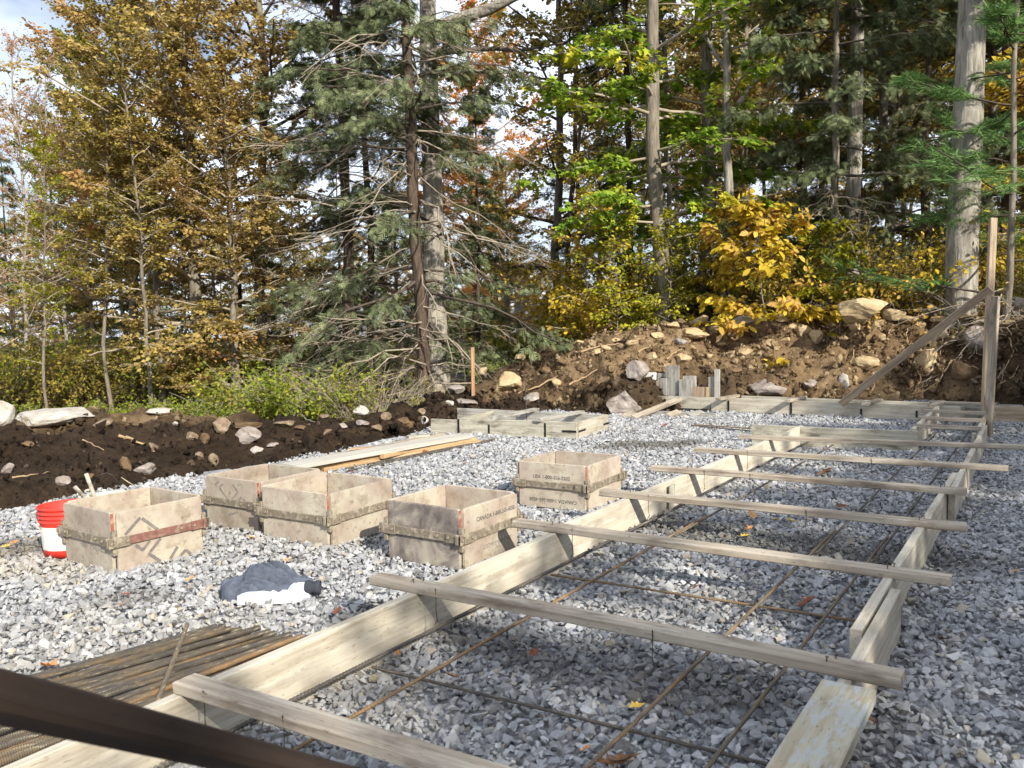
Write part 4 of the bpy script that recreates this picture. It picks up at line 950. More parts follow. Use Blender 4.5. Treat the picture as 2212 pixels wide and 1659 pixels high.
# things inside the emblem form: wire bundle and wood block
cA = at(251, 1239) + (np.array([math.cos(R(54)), math.sin(R(54)), 0]) + np.array([-math.sin(R(54)), math.cos(R(54)), 0])) * .26
k1 = at(294, 1075, .26); 
V_, F_ = [], []
for k in range(7):
    t = np.linspace(0, 6.28, 18); c = k1 + np.array([rs.normal(0, .008), .02 + rs.normal(0, .006), -.06 + .016 * k]); pp = np.stack([c[0] + .075 * np.cos(t), c[1] + .05 * np.sin(t), c[2] + .008 * np.sin(t * 2 + k)], -1)
    vv, ff_ = batch_tubes((pp)[None], np.full((1, 18), .003), 4); V_.append(vv); F_.append(ff_ + k * len(vv))
o = link('wire_bundle', np_mesh('wire_bundle', np.concatenate(V_) - k1, np.concatenate(F_), True), M_wirepale); o.location = k1; tag(o, 'bundle of pale dusty wire inside the emblem form', 'wire')
k2 = at(255, 1080, .27); tag(plank('wood_block', np.array([k2[0], k2[1] + .03, .0]), np.array([k2[0] - .01, k2[1] + .05, .285]), .07, .04, M_formold, zup=(.6, -.8, 0)), 'upright wooden block standing inside the emblem form', 'block')

def cloth_mat(name, col, d2_):
    k = NT(name); a = k.noise(k.mapped(), 26, 4, 0.6); c = k.ramp(a, [(0.3, tuple(x * .75 for x in col)), (0.7, tuple(min(1, x * 1.2) for x in col))])
    b = k.noise(k.mapped(), 420, 2, 0.5); k.principled(c, 0.95, k.bump(k.math('ADD', a, k.math('MULTIPLY', b, .3)), 0.4, 0.006), spec=0.1); return k.m
M_cloth = cloth_mat('slate_blue_fleece', (0.088, 0.100, 0.128), 0); M_cloth_w = cloth_mat('white_cotton', (0.55, 0.57, 0.62), 0); M_cloth_d = cloth_mat('dark_cuff', (0.045, 0.05, 0.06), 0)
def sweatshirt():
    C = at(588, 1284); root_ = tag(empty('sweatshirt', (C[0], C[1], 0.008)), 'crumpled slate blue sweatshirt with white panel dropped on the gravel', 'sweatshirt')
    def mound(name, cx, cy, rx, ry, h, seed, mat, fold=.022, n=64, m=44, z0=0.0, ang=0.0, flat=.5):
        V = []; ca, sa = math.cos(ang), math.sin(ang)
        for i in range(m):
            r_ = (i / (m - 1))
            for k in range(n):
                a = 6.28318 * k / n
                e = 1 + .16 * mnoise.noise(Vector((math.cos(a) * 1.4, math.sin(a) * 1.4, seed))) + .06 * mnoise.noise(Vector((math.cos(a) * 4, math.sin(a) * 4, seed)))
                rr = r_ * e if r_ < .92 else e * (.92 + (r_ - .92) * .3)
                x, y = rx * rr * math.cos(a), ry * rr * math.sin(a)
                q = Vector((x * 8 + .9 * math.sin(y * 26 + seed), y * 26 + 1.2 * math.sin(x * 14), seed * 3))
                f1 = 1 - abs(mnoise.noise(q)) * 2.0; f2 = mnoise.noise(q * 2.1)
                base = h * max(0, 1 - r_ ** 2.6) ** flat
                z = base + (fold * f1 + fold * .45 * f2) * min(1, base / h * 1.6) - (.02 if r_ > .93 else 0)
                V.append((cx + x * ca - y * sa, cy + x * sa + y * ca, max(-.02, z) + z0))
        F = []
        for i in range(m - 1):
            for k in range(n): F.append((i * n + k, i * n + (k + 1) % n, (i + 1) * n + (k + 1) % n, (i + 1) * n + k))
        return link(name, py_mesh(name, V, F, True), mat, root_)
    mound('body', -.02, .005, .235, .095, .042, 2.0, M_cloth, .040)
    mound('hood', -.03, .062, .150, .068, .080, 5.0, M_cloth, .050)
    mound('white_panel', .02, -.078, .19, .036, .026, 8.0, M_cloth_w, .012, ang=.04)
    mound('white_panel', .135, -.045, .06, .05, .052, 9.0, M_cloth_w, .006, ang=.5)
    mound('folded_sleeve', -.17, -.02, .065, .05, .06, 11.0, M_cloth, .014, ang=.4)
    # open cuff
    t = np.linspace(0, 1, 7); V, F = [], []
    for i, tt in enumerate(t):
        rr = .036 + .004 * math.sin(tt * 9)
        for k in range(16):
            a = 6.283 * k / 16; V.append((.17 + .07 * tt, -.052 - .012 * tt + rr * math.cos(a) * 1.0, .036 + rr * .85 * math.sin(a)))
    for i in range(6):
        for k in range(16): F.append((i * 16 + k, i * 16 + (k + 1) % 16, (i + 1) * 16 + (k + 1) % 16, (i + 1) * 16 + k))
    link('cuff', py_mesh('cuff', V, F, True), M_cloth_d, root_)
    root_.rotation_euler = (0, 0, R(4))
sweatshirt()

# yellow tool at the right edge
h0, h1 = at(2186, 893, .035), at(2330, 915, .03)
hz = tag(empty('hose_lance', (h0[0], h0[1], 0)), 'yellow rod with black coupling lying on the stones', 'tool')
M_yel = simple('yellow_plastic', (0.62, 0.42, 0.02), 0.45)
M_blk = simple('black_rubber', (0.02, 0.02, 0.02), 0.6)
dd = (h1 - h0) / np.linalg.norm(h1 - h0)
tube('tip', [h0 - dd * .02, h0 + dd * .045], .016, M_yel, hz, 8); tube('coupling', [h0 + dd * .045, h0 + dd * .075, h0 + dd * .11, h0 + dd * .16], .032, M_blk, hz, 10, .024); tube('rod', [h0 + dd * .16, h0 + dd * .7], .018, M_yel, hz, 8)

# dark leaning rail close to the camera
dA, dC = far(0, 1508, .80), far(400, 1604, .93)
du_ = (dC - dA); gL = dA + du_ * (dA[2] / -du_[2]); tU = dA - du_ * 2.6
rail = tag(empty('leaning_rail', (gL[0], gL[1], 0)), 'dark brown rail slanting across close in front of the viewer', 'rail')
plank('rail', tU, gL, .034, .036, M_dark, rail, zup=(0, -.75, .65), ch=.006, seg=10, warp=.001)
plank('support_post', (tU[0] - .03, tU[1] - .03, -.02), (tU[0] - .03, tU[1] - .03, tU[2] + .1), .09, .05, M_dark, rail, zup=(.5, -.8, 0))

# ------------------------------------------------------------------ fallen leaves
def leaf_shape(kind, size, seed):
    r = random.Random(seed)
    if kind == 'oak': o = [(0, .02), (.2, .10), (.28, .28), (.36, .10), (.5, .16), (.56, .36), (.64, .14), (.78, .22), (.84, .10), (1, 0)]
    else: o = [(0, .02), (.12, .30), (.22, .20), (.40, .52), (.46, .22), (.60, .30), (.66, .14), (.82, .12), (1, 0)]
    top = [(x, y) for x, y in o]; bot = [(x, -y * r.uniform(.8, 1.1)) for x, y in reversed(o[1:-1])]
    pts = top + bot; V = [(.45, 0, 0)]; cu = r.uniform(.2, .6)
    for (x, y) in pts: V.append((x, y, cu * (x - .5) ** 2 * .6 + abs(y) * r.uniform(.1, .55)))
    V[0] = (.45, 0, -.02); V = [((x - .5) * size, y * size, z * size) for x, y, z in V]
    n = len(pts); return py_mesh('leaf', V, [(0, 1 + i, 1 + (i + 1) % n) for i in range(n)])
def dl(name, col): return simple(name, col, .7, var=.35, scale=40)
DL = {'tan': dl('dry_tan_leaf', (.42, .24, .10)), 'orange': dl('dry_orange_leaf', (.46, .20, .06)), 'red': dl('dry_red_leaf', (.20, .07, .035)), 'brown': dl('dry_brown_leaf', (.17, .085, .04)), 'yellow': dl('dry_yellow_leaf', (.50, .34, .06))}
for (px, py, c, kd, sz) in [(411, 1250, 'tan', 'oak', .065), (271, 1284, 'red', 'oak', .06), (262, 1306, 'orange', 'oak', .04), (547, 1162, 'tan', 'maple', .07), (731, 1319, 'red', 'maple', .06), (109, 1438, 'orange', 'maple', .09), (684, 1262, 'red', 'oak', .05), (1625, 1113, 'tan', 'oak', .15), (1707, 1125, 'yellow', 'maple', .09), (1674, 1123, 'yellow', 'maple', .06), (1618, 1141, 'orange', 'oak', .06), (1609, 1157, 'yellow', 'oak', .07),
        (1781, 1021, 'brown', 'maple', .16), (1742, 1300, 'red', 'oak', .11), (1817, 1094, 'red', 'oak', .09), (2194, 1234, 'tan', 'oak', .07), (1153, 1409, 'red', 'maple', .055), (1378, 1526, 'yellow', 'maple', .06), (1352, 1640, 'brown', 'oak', .15), (1322, 1648, 'brown', 'oak', .10), (1264, 1618, 'orange', 'oak', .05), (1436, 919, 'red', 'maple', .09), (920, 975, 'red', 'maple', .07), (1005, 1000, 'orange', 'oak', .06), (760, 1020, 'red', 'oak', .06), (975, 1460, 'brown', 'oak', .07), (30, 1172, 'orange', 'oak', .06), (48, 1168, 'yellow', 'oak', .05), (12, 1180, 'yellow', 'oak', .06), (1500, 1270, 'brown', 'oak', .07), (1880, 1560, 'brown', 'oak', .07), (2040, 1380, 'brown', 'maple', .07), (620, 1210, 'tan', 'oak', .05), (860, 1410, 'orange', 'oak', .05)]:
    p = at(px, py, .03); o = link('fallen_leaf', leaf_shape(kd, sz, px), DL[c]); o.location = p; o.rotation_euler = (prng.uniform(-.35, .35), prng.uniform(-.35, .35), prng.uniform(0, 6.28))
    tag(o, {'tan': 'tan dry leaf on the gravel', 'orange': 'orange dry leaf on the gravel', 'red': 'reddish brown dry leaf on the gravel', 'brown': 'dull brown dry leaf on the gravel', 'yellow': 'yellow dry leaf on the gravel'}[c], 'leaf', c + ' leaves on the gravel')
# ------------------------------------------------------------------ trees
DIAMOND = (np.array([(0, 0, 0), (.45, .5, .06), (1, 0, -.05), (.45, -.5, .06)]), np.array([(0, 1, 2), (0, 2, 3)]))
MAPLE = (np.array([(0, 0, 0), (.10, .34, .05), (.28, .22, .02), (.50, .56, .04), (.56, .22, .0), (1.0, 0, -.10), (.56, -.22, .0), (.50, -.56, .04), (.28, -.22, .02), (.10, -.34, .05)]),
         np.array([(0, 1, 2), (0, 2, 4), (2, 3, 4), (0, 4, 5), (0, 5, 6), (0, 6, 8), (6, 7, 8), (0, 8, 9)]))
OVAL = (np.array([(0, 0, 0), (.25, .30, .05), (.65, .34, .04), (1, 0, -.08), (.65, -.34, .04), (.25, -.30, .05)]), np.array([(0, 1, 2), (0, 2, 3), (0, 3, 4), (0, 4, 5)]))
NEEDLE = (np.array([(0, .5, 0), (0, -.5, 0), (1, -.12, 0), (1, .12, 0)]), np.array([(0, 1, 2), (0, 2, 3)]))
def _spray():
    V, F = [], []
    for (o, a, l, w) in ((0, 0, 1, .055), (.05, .75, .62, .05), (.05, -.75, .62, .05), (.30, .70, .52, .045), (.30, -.70, .52, .045), (.55, .65, .36, .04), (.55, -.65, .36, .04)):
        k = len(V); c, s = math.cos(a), math.sin(a)
        for (x, y) in ((0, 0), (.5, w), (1, 0), (.5, -w)): V.append((o + l * (x * c) - y * s, l * x * s + y * c, -.10 * (o + x * l) ** 2))
        F += [(k, k + 1, k + 2), (k, k + 2, k + 3)]
    return np.array(V), np.array(F)
SPRAY = _spray()
def unit(a): return a / (np.linalg.norm(a, axis=-1, keepdims=True) + 1e-9)
def leaves(pos, dirv, nrm, length, wr, tmpl, r):
    """card leaves as real little faces; pos (n,3)"""
    T, Fx = tmpl; n = len(pos)
    d = unit(dirv); s = unit(np.cross(nrm, d)); m = np.cross(d, s)
    L = length[:, None, None]
    V = pos[:, None, :] + L * (T[None, :, 0:1] * d[:, None, :] + wr * T[None, :, 1:2] * s[:, None, :] + T[None, :, 2:3] * m[:, None, :])
    F = (Fx[None] + (np.arange(n) * len(T))[:, None, None]).reshape(-1, 3)
    return V.reshape(-1, 3), F, np.repeat(r.uniform(size=n), len(T))
def polyline_at(P, i, t):
    """P (M,N,3), pick i-th path at parameter t"""
    N = P.shape[1]; x = np.clip(t, 0, 1) * (N - 1); k = np.minimum(x.astype(int), N - 2); f = (x - k)[:, None]
    return P[i, k] * (1 - f) + P[i, k + 1] * f, P[i, k + 1] - P[i, k]
def rotz(d, a):
    c, s = np.cos(a), np.sin(a); return np.stack([d[:, 0] * c - d[:, 1] * s, d[:, 0] * s + d[:, 1] * c, d[:, 2]], -1)
def make_tree(seed, H=14, r0=.18, zc=2.0, Rr=3.0, nl=34, ktw=9, klf=18, leaf=.09, wr=.8, tmpl=DIAMOND, el=(.15, .9), droop=.1, tw=.9, shape='round', layer=.55, lean=(0, 0), wob=.12, tsides=9, zmax=None, sub=0, ksub=5, dead=0, bend=0.0, flat_twigs=.25, leafdroop=.2, az_bias=None, fork=None, cluster=.05, topfrac=1.0, limb=.028):
    r = np.random.RandomState(seed)
    N = 16; f = np.linspace(0, 1, N)
    wx = np.cumsum(r.normal(0, wob * .3, N)); wy = np.cumsum(r.normal(0, wob * .3, N)); wx -= wx[0]; wy -= wy[0]
    trunk = np.stack([lean[0] * f * H + wx + bend * np.sin(f * 3), lean[1] * f * H + wy, f * H - .25], -1)
    trad = r0 * (1 - .82 * f ** 1.1) * (1 + .45 * np.exp(-f * H / .35))
    parts_t = [batch_tubes(trunk[None], trad[None], tsides)]
    zt = min(zmax or H * .97, H * .97)
    # limbs
    hz = zc + (zt - zc) * np.sort(r.uniform(0, 1, nl) ** .9)
    fr = hz / H; st = np.stack([np.interp(fr, f, trunk[:, k]) for k in range(3)], -1)
    az = np.arange(nl) * 2.399 + r.uniform(-.5, .5, nl)
    if az_bias is not None: az = az_bias[0] + (np.mod(az, 6.2832) / 6.2832 - .5) * az_bias[1]
    q = (hz - zc) / max(zt - zc, .1)
    if shape == 'round': Ls = Rr * np.sqrt(np.clip(1 - (2 * q * topfrac - .75) ** 2 / 1.65, .12, 1))
    elif shape == 'cone': Ls = Rr * (1 - .85 * q)
    elif shape == 'vase': Ls = Rr * (.45 + .55 * q)
    else: Ls = np.full(nl, Rr)
    Ls = Ls * r.uniform(.65, 1.12, nl)
    e = el[0] + (el[1] - el[0]) * q + r.normal(0, .12, nl)
    NL = 7; t = np.linspace(0, 1, NL)[None, :]
    hx = np.cos(az)[:, None]; hy = np.sin(az)[:, None]
    P = np.zeros((nl, NL, 3))
    P[..., 0] = st[:, 0:1] + Ls[:, None] * t * np.cos(e)[:, None] * hx; P[..., 1] = st[:, 1:2] + Ls[:, None] * t * np.cos(e)[:, None] * hy
    P[..., 2] = st[:, 2:3] + Ls[:, None] * (t * np.sin(e)[:, None] - droop * t ** 2)
    jit = np.cumsum(r.normal(0, .05, (nl, NL, 3)), 1) * Ls[:, None, None] * .35; jit[:, 0] = 0; P += jit
    lr = np.interp(fr, f, trad)[:, None] * .42 * (1 - .8 * t) + .004
    lr = np.minimum(lr, limb * Ls[:, None] * (1 - .78 * t) + .005)
    parts_b = [batch_tubes(P, lr, 5)]
    if fork:
        for (z0, a, ang, ln, rr_) in fork:
            b0 = np.array([np.interp(z0 / H, f, trunk[:, k]) for k in range(3)]); tt = np.linspace(0, 1, 9)
            d = np.array([math.cos(a) * math.cos(ang), math.sin(a) * math.cos(ang), math.sin(ang)])
            pp = b0 + d * ln * tt[:, None] + np.array([0, 0, 1]) * (.12 * ln * tt ** 2)[:, None] + np.cumsum(r.normal(0, .03, (9, 3)), 0) * ln * .15
            pp[0] = b0; parts_t.append(batch_tubes(pp[None], (rr_ * (1 - .75 * tt))[None], 7))
    # twigs
    n2 = nl * ktw; il = np.repeat(np.arange(nl), ktw); tl = r.uniform(.18, 1.0, n2)
    b, d = polyline_at(P, il, tl); d = unit(d)
    sg = np.where(r.uniform(size=n2) < .5, -1, 1); d2 = rotz(d, sg * r.uniform(.4, 1.25, n2)); d2[:, 2] = d2[:, 2] * .5 + r.normal(0, flat_twigs, n2); d2 = unit(d2)
    l2 = tw * (1.05 - .45 * tl) * r.uniform(.5, 1.25, n2) * np.clip(Ls[il] / Rr, .35, 1)
    t4 = np.linspace(0, 1, 4)[None, :, None]
    Q = b[:, None, :] + d2[:, None, :] * l2[:, None, None] * t4; Q[..., 2] -= (droop * .9 * l2[:, None] * (t4[..., 0] ** 2)); Q += np.concatenate([np.zeros((n2, 1, 3)), r.normal(0, .03, (n2, 3, 3)) * l2[:, None, None]], 1)
    parts_b.append(batch_tubes(Q, np.tile(np.array([.008, .006, .004, .002]), (n2, 1)) * (0.7 + .5 * l2[:, None]), 3))
    S, nS = Q, n2
    if sub:
        n3 = n2 * sub; i3 = np.repeat(np.arange(n2), sub); t3 = r.uniform(.1, 1, n3); b3, d3 = polyline_at(Q, i3, t3); d3 = unit(d3)
        sg = np.where(np.arange(n3) % 2 == 0, -1, 1); d3 = rotz(d3, sg * r.uniform(.5, 1.1, n3)); d3[:, 2] += r.normal(-.08, .12, n3); d3 = unit(d3); l3 = l2[i3] * .5 * (1.1 - .6 * t3) * r.uniform(.6, 1.2, n3)
        t3_ = np.linspace(0, 1, 3)[None, :, None]; S = b3[:, None, :] + d3[:, None, :] * l3[:, None, None] * t3_; S[..., 2] -= .12 * l3[:, None] * t3_[..., 0] ** 2; nS = n3
    nlv = nS * klf; ii = np.repeat(np.arange(nS), klf); tt = r.uniform(.08, 1.05, nlv); p, dd_ = polyline_at(S, ii, tt); dd_ = unit(dd_)
    p = p + r.normal(0, cluster, (nlv, 3))
    sg = np.where(r.uniform(size=nlv) < .5, -1, 1); ld = rotz(dd_, sg * r.uniform(.3, 1.3, nlv)); ld[:, 2] += r.normal(-leafdroop, .35 * (1 - layer) + .12, nlv)
    nm = np.tile(np.array([0, 0, 1.0]), (nlv, 1)) * layer + r.normal(0, 1, (nlv, 3)) * (1 - layer) * .9 + SUN[None] * .75
    ls = leaf * r.uniform(.65, 1.25, nlv)
    out = {'trunk': merge(parts_t), 'crown': leaves(p, ld, nm, ls, wr, tmpl, r)}
    if dead:
        zd = r.uniform(.8, dead[1], dead[0]); fd_ = zd / H; sd = np.stack([np.interp(fd_, f, trunk[:, k]) for k in range(3)], -1); ad = r.uniform(0, 6.28, dead[0]); ldn = r.uniform(.5, 1, dead[0]) * dead[2]
        PD = sd[:, None, :] + np.stack([np.cos(ad), np.sin(ad), r.normal(-.1, .22, dead[0])], -1)[:, None, :] * ldn[:, None, None] * t[..., None]; PD[..., 2] -= .16 * ldn[:, None] * t ** 2; PD += np.cumsum(r.normal(0, .03, PD.shape), 1) * ldn[:, None, None]
        pd_ = batch_tubes(PD, .009 * (1 - .8 * t) * ldn[:, None] * .8 + .003, 4)
        k_ = 9; i4 = np.repeat(np.arange(dead[0]), k_); t_ = r.uniform(.2, 1, len(i4)); bb, db = polyline_at(PD, i4, t_); db = rotz(unit(db), r.uniform(-1.1, 1.1, len(i4))); db[:, 2] += r.normal(-.15, .25, len(i4)); l4 = ldn[i4] * .4 * r.uniform(.3, 1, len(i4))
        PT = bb[:, None, :] + unit(db)[:, None, :] * l4[:, None, None] * np.linspace(0, 1, 4)[None, :, None]; PT += r.normal(0, .02, PT.shape)
        V3_, F3_ = batch_tubes(PT, np.tile(np.array([.0055, .0045, .004, .003]), (len(i4), 1)), 3); out['dead'] = merge([pd_, (V3_, F3_)])
    out['branches'] = merge(parts_b)
    return out
def tree_meshes(data, bark_m, twig_m, leaf_m):
    me = {}
    V, F = data['trunk']; me['trunk'] = np_mesh('trunk', V, F, True); me['trunk'].materials.append(bark_m)
    V, F = data['branches']; me['branches'] = np_mesh('branches', V, F, True); me['branches'].materials.append(twig_m)
    if 'dead' in data: V, F = data['dead']; me['dead_twigs'] = np_mesh('dead_twigs', V, F); me['dead_twigs'].materials.append(M_twig)
    V, F, rn = data['crown']; me['crown'] = np_mesh('crown', V, F, False, {'rnd': rn}); me['crown'].materials.append(leaf_m)
    return me
def put_tree(me, pos, label, cat='tree', group=None, rz=0.0, sc=1.0, leaf_m=None, bark_m=None, name='tree', skip=(), sxy=1.0):
    root_ = tag(empty(name, tuple(pos), rz), label, cat, group); root_.scale = (sc * sxy, sc * sxy, sc)
    for k, m in me.items():
        if k in skip: continue
        o = link(k, m, parent=root_)
        if k != 'trunk': o['kind'] = 'stuff'
        alt = leaf_m if k == 'crown' else bark_m if k == 'trunk' else None
        if alt is not None: o.material_slots[0].link = 'OBJECT'; o.material_slots[0].material = alt
    return root_
def spot(px, dist, dz=0.0):
    p = far(px, 700, dist); return np.array([p[0], p[1], gz(p[0], p[1]) + dz])

# prototypes
HEM = tree_meshes(make_tree(11, H=17, r0=.125, zc=1.6, Rr=2.9, nl=84, ktw=12, klf=7, leaf=.165, wr=.8, tmpl=SPRAY, el=(-.12, .45), droop=.20, tw=1.05, shape='cone', layer=.5, sub=3, leafdroop=.14, flat_twigs=.14, cluster=.05, dead=(90, 9.0, 2.5), zmax=13, limb=.011), M_bark_dark, M_twig_dark, LM['hemlock'])
HEM2 = tree_meshes(make_tree(23, H=15, r0=.09, zc=.8, Rr=2.3, nl=62, ktw=11, klf=7, leaf=.165, wr=.8, tmpl=SPRAY, el=(-.15, .4), droop=.22, tw=.9, shape='cone', layer=.5, sub=3, leafdroop=.14, flat_twigs=.16, cluster=.05, dead=(30, 4.0, 1.5), zmax=14, limb=.011), M_bark_dark, M_twig_dark, LM['hemlock'])
BEE = tree_meshes(make_tree(31, H=13, r0=.15, zc=1.0, Rr=3.4, nl=60, ktw=15, klf=34, leaf=.10, wr=.75, tw=1.15, el=(.1, .95), layer=.5), M_bark_grey, M_twig, LM['brown'])
BEE2 = tree_meshes(make_tree(37, H=14, r0=.13, zc=1.8, Rr=2.9, nl=52, ktw=13, klf=26, leaf=.11, wr=.75, tw=1.0, el=(.2, 1.0), layer=.45, wob=.2), M_bark_grey, M_twig_dark, LM['olive'])
THIN = tree_meshes(make_tree(41, H=13, r0=.07, zc=2.4, Rr=1.7, nl=38, ktw=10, klf=11, leaf=.11, wr=.75, tw=.75, el=(.25, 1.0), wob=.22, layer=.6), M_bark_grey, M_twig, LM['olive'])
BARE = tree_meshes(make_tree(43, H=13, r0=.08, zc=2.0, Rr=2.2, nl=44, ktw=15, klf=5, leaf=.08, wr=.7, tw=.9, el=(.5, 1.1), wob=.2, layer=.4), M_bark_pale, M_twig, LM['pink'])
MAP = tree_meshes(make_tree(53, H=15, r0=.16, zc=2.0, Rr=2.6, nl=44, ktw=12, klf=19, leaf=.15, wr=.95, tmpl=MAPLE, tw=.85, el=(.05, .7), droop=.12, layer=.72, flat_twigs=.12, zmax=11, limb=.013), M_bark_grey, M_twig, LM['green'])
SAP = tree_meshes(make_tree(59, H=3.6, r0=.022, zc=.5, Rr=1.35, nl=30, ktw=8, klf=10, leaf=.15, wr=.72, tmpl=OVAL, tw=.5, el=(.15, .8), droop=.15, layer=.45, leafdroop=.5, wob=.1, flat_twigs=.1, tsides=6), M_bark_grey, M_twig_dark, LM['yellow'])
SAP2 = tree_meshes(make_tree(61, H=4.4, r0=.02, zc=.3, Rr=1.1, nl=30, ktw=8, klf=8, leaf=.105, wr=.8, tmpl=OVAL, tw=.5, el=(.3, 1.0), droop=.15, layer=.45, wob=.2, leafdroop=.3, tsides=6), M_bark_grey, M_twig, LM['yellowgreen'])
OAK = tree_meshes(make_tree(67, H=19, r0=.24, zc=7.0, Rr=3.0, nl=20, ktw=9, klf=12, leaf=.14, wr=.7, tmpl=MAPLE, tw=.9, el=(.2, .9), wob=.06, tsides=14, fork=[(7.6, -.25, .22, 3.4, .15)]), M_bark_pale, M_twig_dark, LM['olive'])
OAK2 = tree_meshes(make_tree(71, H=20, r0=.25, zc=9.0, Rr=3.0, nl=18, ktw=8, klf=12, leaf=.14, wr=.7, tmpl=MAPLE, tw=.9, el=(.2, .9), wob=.05, tsides=14, lean=(.022, 0)), M_bark_pale, M_twig_dark, LM['brown'])
FORK = tree_meshes(make_tree(73, H=14, r0=.10, zc=5.5, Rr=1.8, nl=26, ktw=8, klf=10, leaf=.13, wr=.9, tmpl=MAPLE, tw=.8, el=(.3, 1.0), wob=.12, fork=[(4.3, .1, .95, 4.0, .06), (5.2, 2.9, 1.0, 3.5, .045)]), M_bark_grey, M_twig, LM['olive'])
HEM3 = tree_meshes(make_tree(29, H=13, r0=.075, zc=2.7, Rr=2.2, nl=62, ktw=11, klf=9, leaf=.16, wr=.8, tmpl=SPRAY, el=(-.05, .4), droop=.20, tw=.9, shape='cone', layer=.5, sub=3, leafdroop=.14, flat_twigs=.16, cluster=.05, dead=(24, 3.0, 1.3), zmax=11, limb=.011), M_bark_grey, M_twig_dark, LM['hemlock'])
PINE = tree_meshes(make_tree(79, H=11, r0=.045, zc=1.9, Rr=2.3, nl=34, ktw=13, klf=80, leaf=.14, wr=.07, tmpl=NEEDLE, el=(.05, .5), droop=-.05, tw=.62, shape='cone', layer=.1, sub=0, flat_twigs=.2, leafdroop=0, cluster=.018, zmax=9.5, dead=(26, 2.2, 1.2), limb=.012), M_bark_grey, M_twig_dark, LM['pine'])
def shrub_data(seed, H, Rr, ns, klf, leaf, tmpl, wr=.8, spread=.5, cluster=.06):
    r = np.random.RandomState(seed); a = r.uniform(0, 6.28, ns); b = np.sqrt(r.uniform(0, 1, ns)) * Rr * .55; L = H * r.uniform(.5, 1.1, ns)
    base = np.stack([b * np.cos(a), b * np.sin(a), -.1 + 0 * a], -1); d = unit(np.stack([np.cos(a) * spread + r.normal(0, .22, ns), np.sin(a) * spread + r.normal(0, .22, ns), np.ones(ns)], -1))
    t = np.linspace(0, 1, 6)[None, :, None]; P = base[:, None, :] + d[:, None, :] * L[:, None, None] * t; out = np.stack([np.cos(a), np.sin(a), -0.9 + 0 * a], -1); P = P + out[:, None, :] * (L[:, None, None] * .18 * t ** 2.5); P += np.cumsum(r.normal(0, .02, P.shape), 1) * L[:, None, None] * .4
    k2 = 7; i2 = np.repeat(np.arange(ns), k2); t2 = r.uniform(.2, 1, len(i2)); bb, dd_ = polyline_at(P, i2, t2); d2 = unit(unit(dd_) + r.normal(0, .7, (len(i2), 3))); l2 = L[i2] * .22 * r.uniform(.4, 1.2, len(i2)); Q = bb[:, None, :] + d2[:, None, :] * l2[:, None, None] * np.linspace(0, 1, 4)[None, :, None]; Q[..., 2] -= .15 * l2[:, None] * np.linspace(0, 1, 4)[None] ** 2
    stems = merge([batch_tubes(P, np.tile(np.linspace(.011, .003, 6), (ns, 1)), 4), batch_tubes(Q, np.tile(np.linspace(.005, .002, 4), (len(i2), 1)), 3)])
    n = len(i2) * klf; ii = np.repeat(np.arange(len(i2)), klf); tt = r.uniform(.1, 1.05, n); p, dv2 = polyline_at(Q, ii, tt); p = p + r.normal(0, cluster, (n, 3)); ld = unit(dv2) + r.normal(0, .7, (n, 3)); ld[:, 2] -= .2; nm = np.array([0, 0, .8]) + r.normal(0, .5, (n, 3)) + SUN * .8
    return stems, leaves(p, ld, nm, leaf * r.uniform(.6, 1.25, n), wr, tmpl, r)
def shrub_mesh(data, leaf_m, twig_m):
    (V, F), (LVs, LFs, rn) = data
    a = np_mesh('stems', V, F, True); a.materials.append(twig_m); me = {'stems': a}
    if len(LVs): b = np_mesh('crown', LVs, LFs, False, {'rnd': rn}); b.materials.append(leaf_m); me['crown'] = b
    return me
SH1 = shrub_mesh(shrub_data(3, 1.5, 1.0, 34, 12, .075, OVAL), LM['shrub'], M_twig)
SH2 = shrub_mesh(shrub_data(5, 2.1, 1.2, 40, 10, .085, OVAL), LM['understory'], M_twig_dark)
SH3 = shrub_mesh(shrub_data(9, 1.9, 1.3, 60, 1, .06, OVAL, spread=.7), LM['shrub'], M_twig)

# --- the trees one can tell apart
put_tree(HEM, spot(917, 15.0), 'tall dark hemlock with drooping needles and dead lower twigs in front of the oak', rz=.6, name='hemlock_tree')
put_tree(OAK, spot(942, 16.6), 'big pale trunked oak with a thick crooked limb behind the hemlock', rz=.1, name='oak_tree', bark_m=None)
put_tree(HEM, spot(755, 17.5), 'broad hemlock beside the brown leaved trees, left of the oak', rz=2.3, sc=1.02, name='hemlock_tree', sxy=.95)
put_tree(HEM2, spot(800, 18.5), 'slim hemlock filling the gap behind the two big hemlocks', rz=1.2, name='hemlock_tree')
put_tree(HEM2, spot(1035, 18.0, -.3), 'low hemlock beside the oak screening the house', rz=4.0, sc=.5, name='hemlock_tree', sxy=1.2)
put_tree(MAP, spot(1432, 16.0), 'green maple with yellowing leaves and a furrowed grey trunk', rz=.9, name='maple_tree')
put_tree(MAP, spot(1525, 17.6), 'second green maple filling the gap beside the forked tree', rz=3.4, sc=.95, name='maple_tree')
put_tree(FORK, spot(1557, 16.5), 'slender tree whose pale trunk forks above the yellow sapling', rz=-.2, name='forked_tree', bark_m=M_bark_pale)
put_tree(HEM3, spot(1807, 15.8), 'dense dark hemlock in front of the leaning pale trunk', rz=.4, sc=1.0, name='hemlock_tree', sxy=1.0)
put_tree(OAK2, spot(1838, 17.5), 'pale straight trunk rising behind the dense hemlock', rz=.0, sc=.86, name='oak_tree', sxy=.74)
put_tree(OAK2, spot(2072, 15.2), 'thickest pale grey trunk standing beside the pine', rz=.0, name='oak_tree', sxy=1.05)
put_tree(PINE, spot(2168, 14.6), 'young white pine with soft bright green needles', rz=.5, name='pine_tree', sxy=1.25)
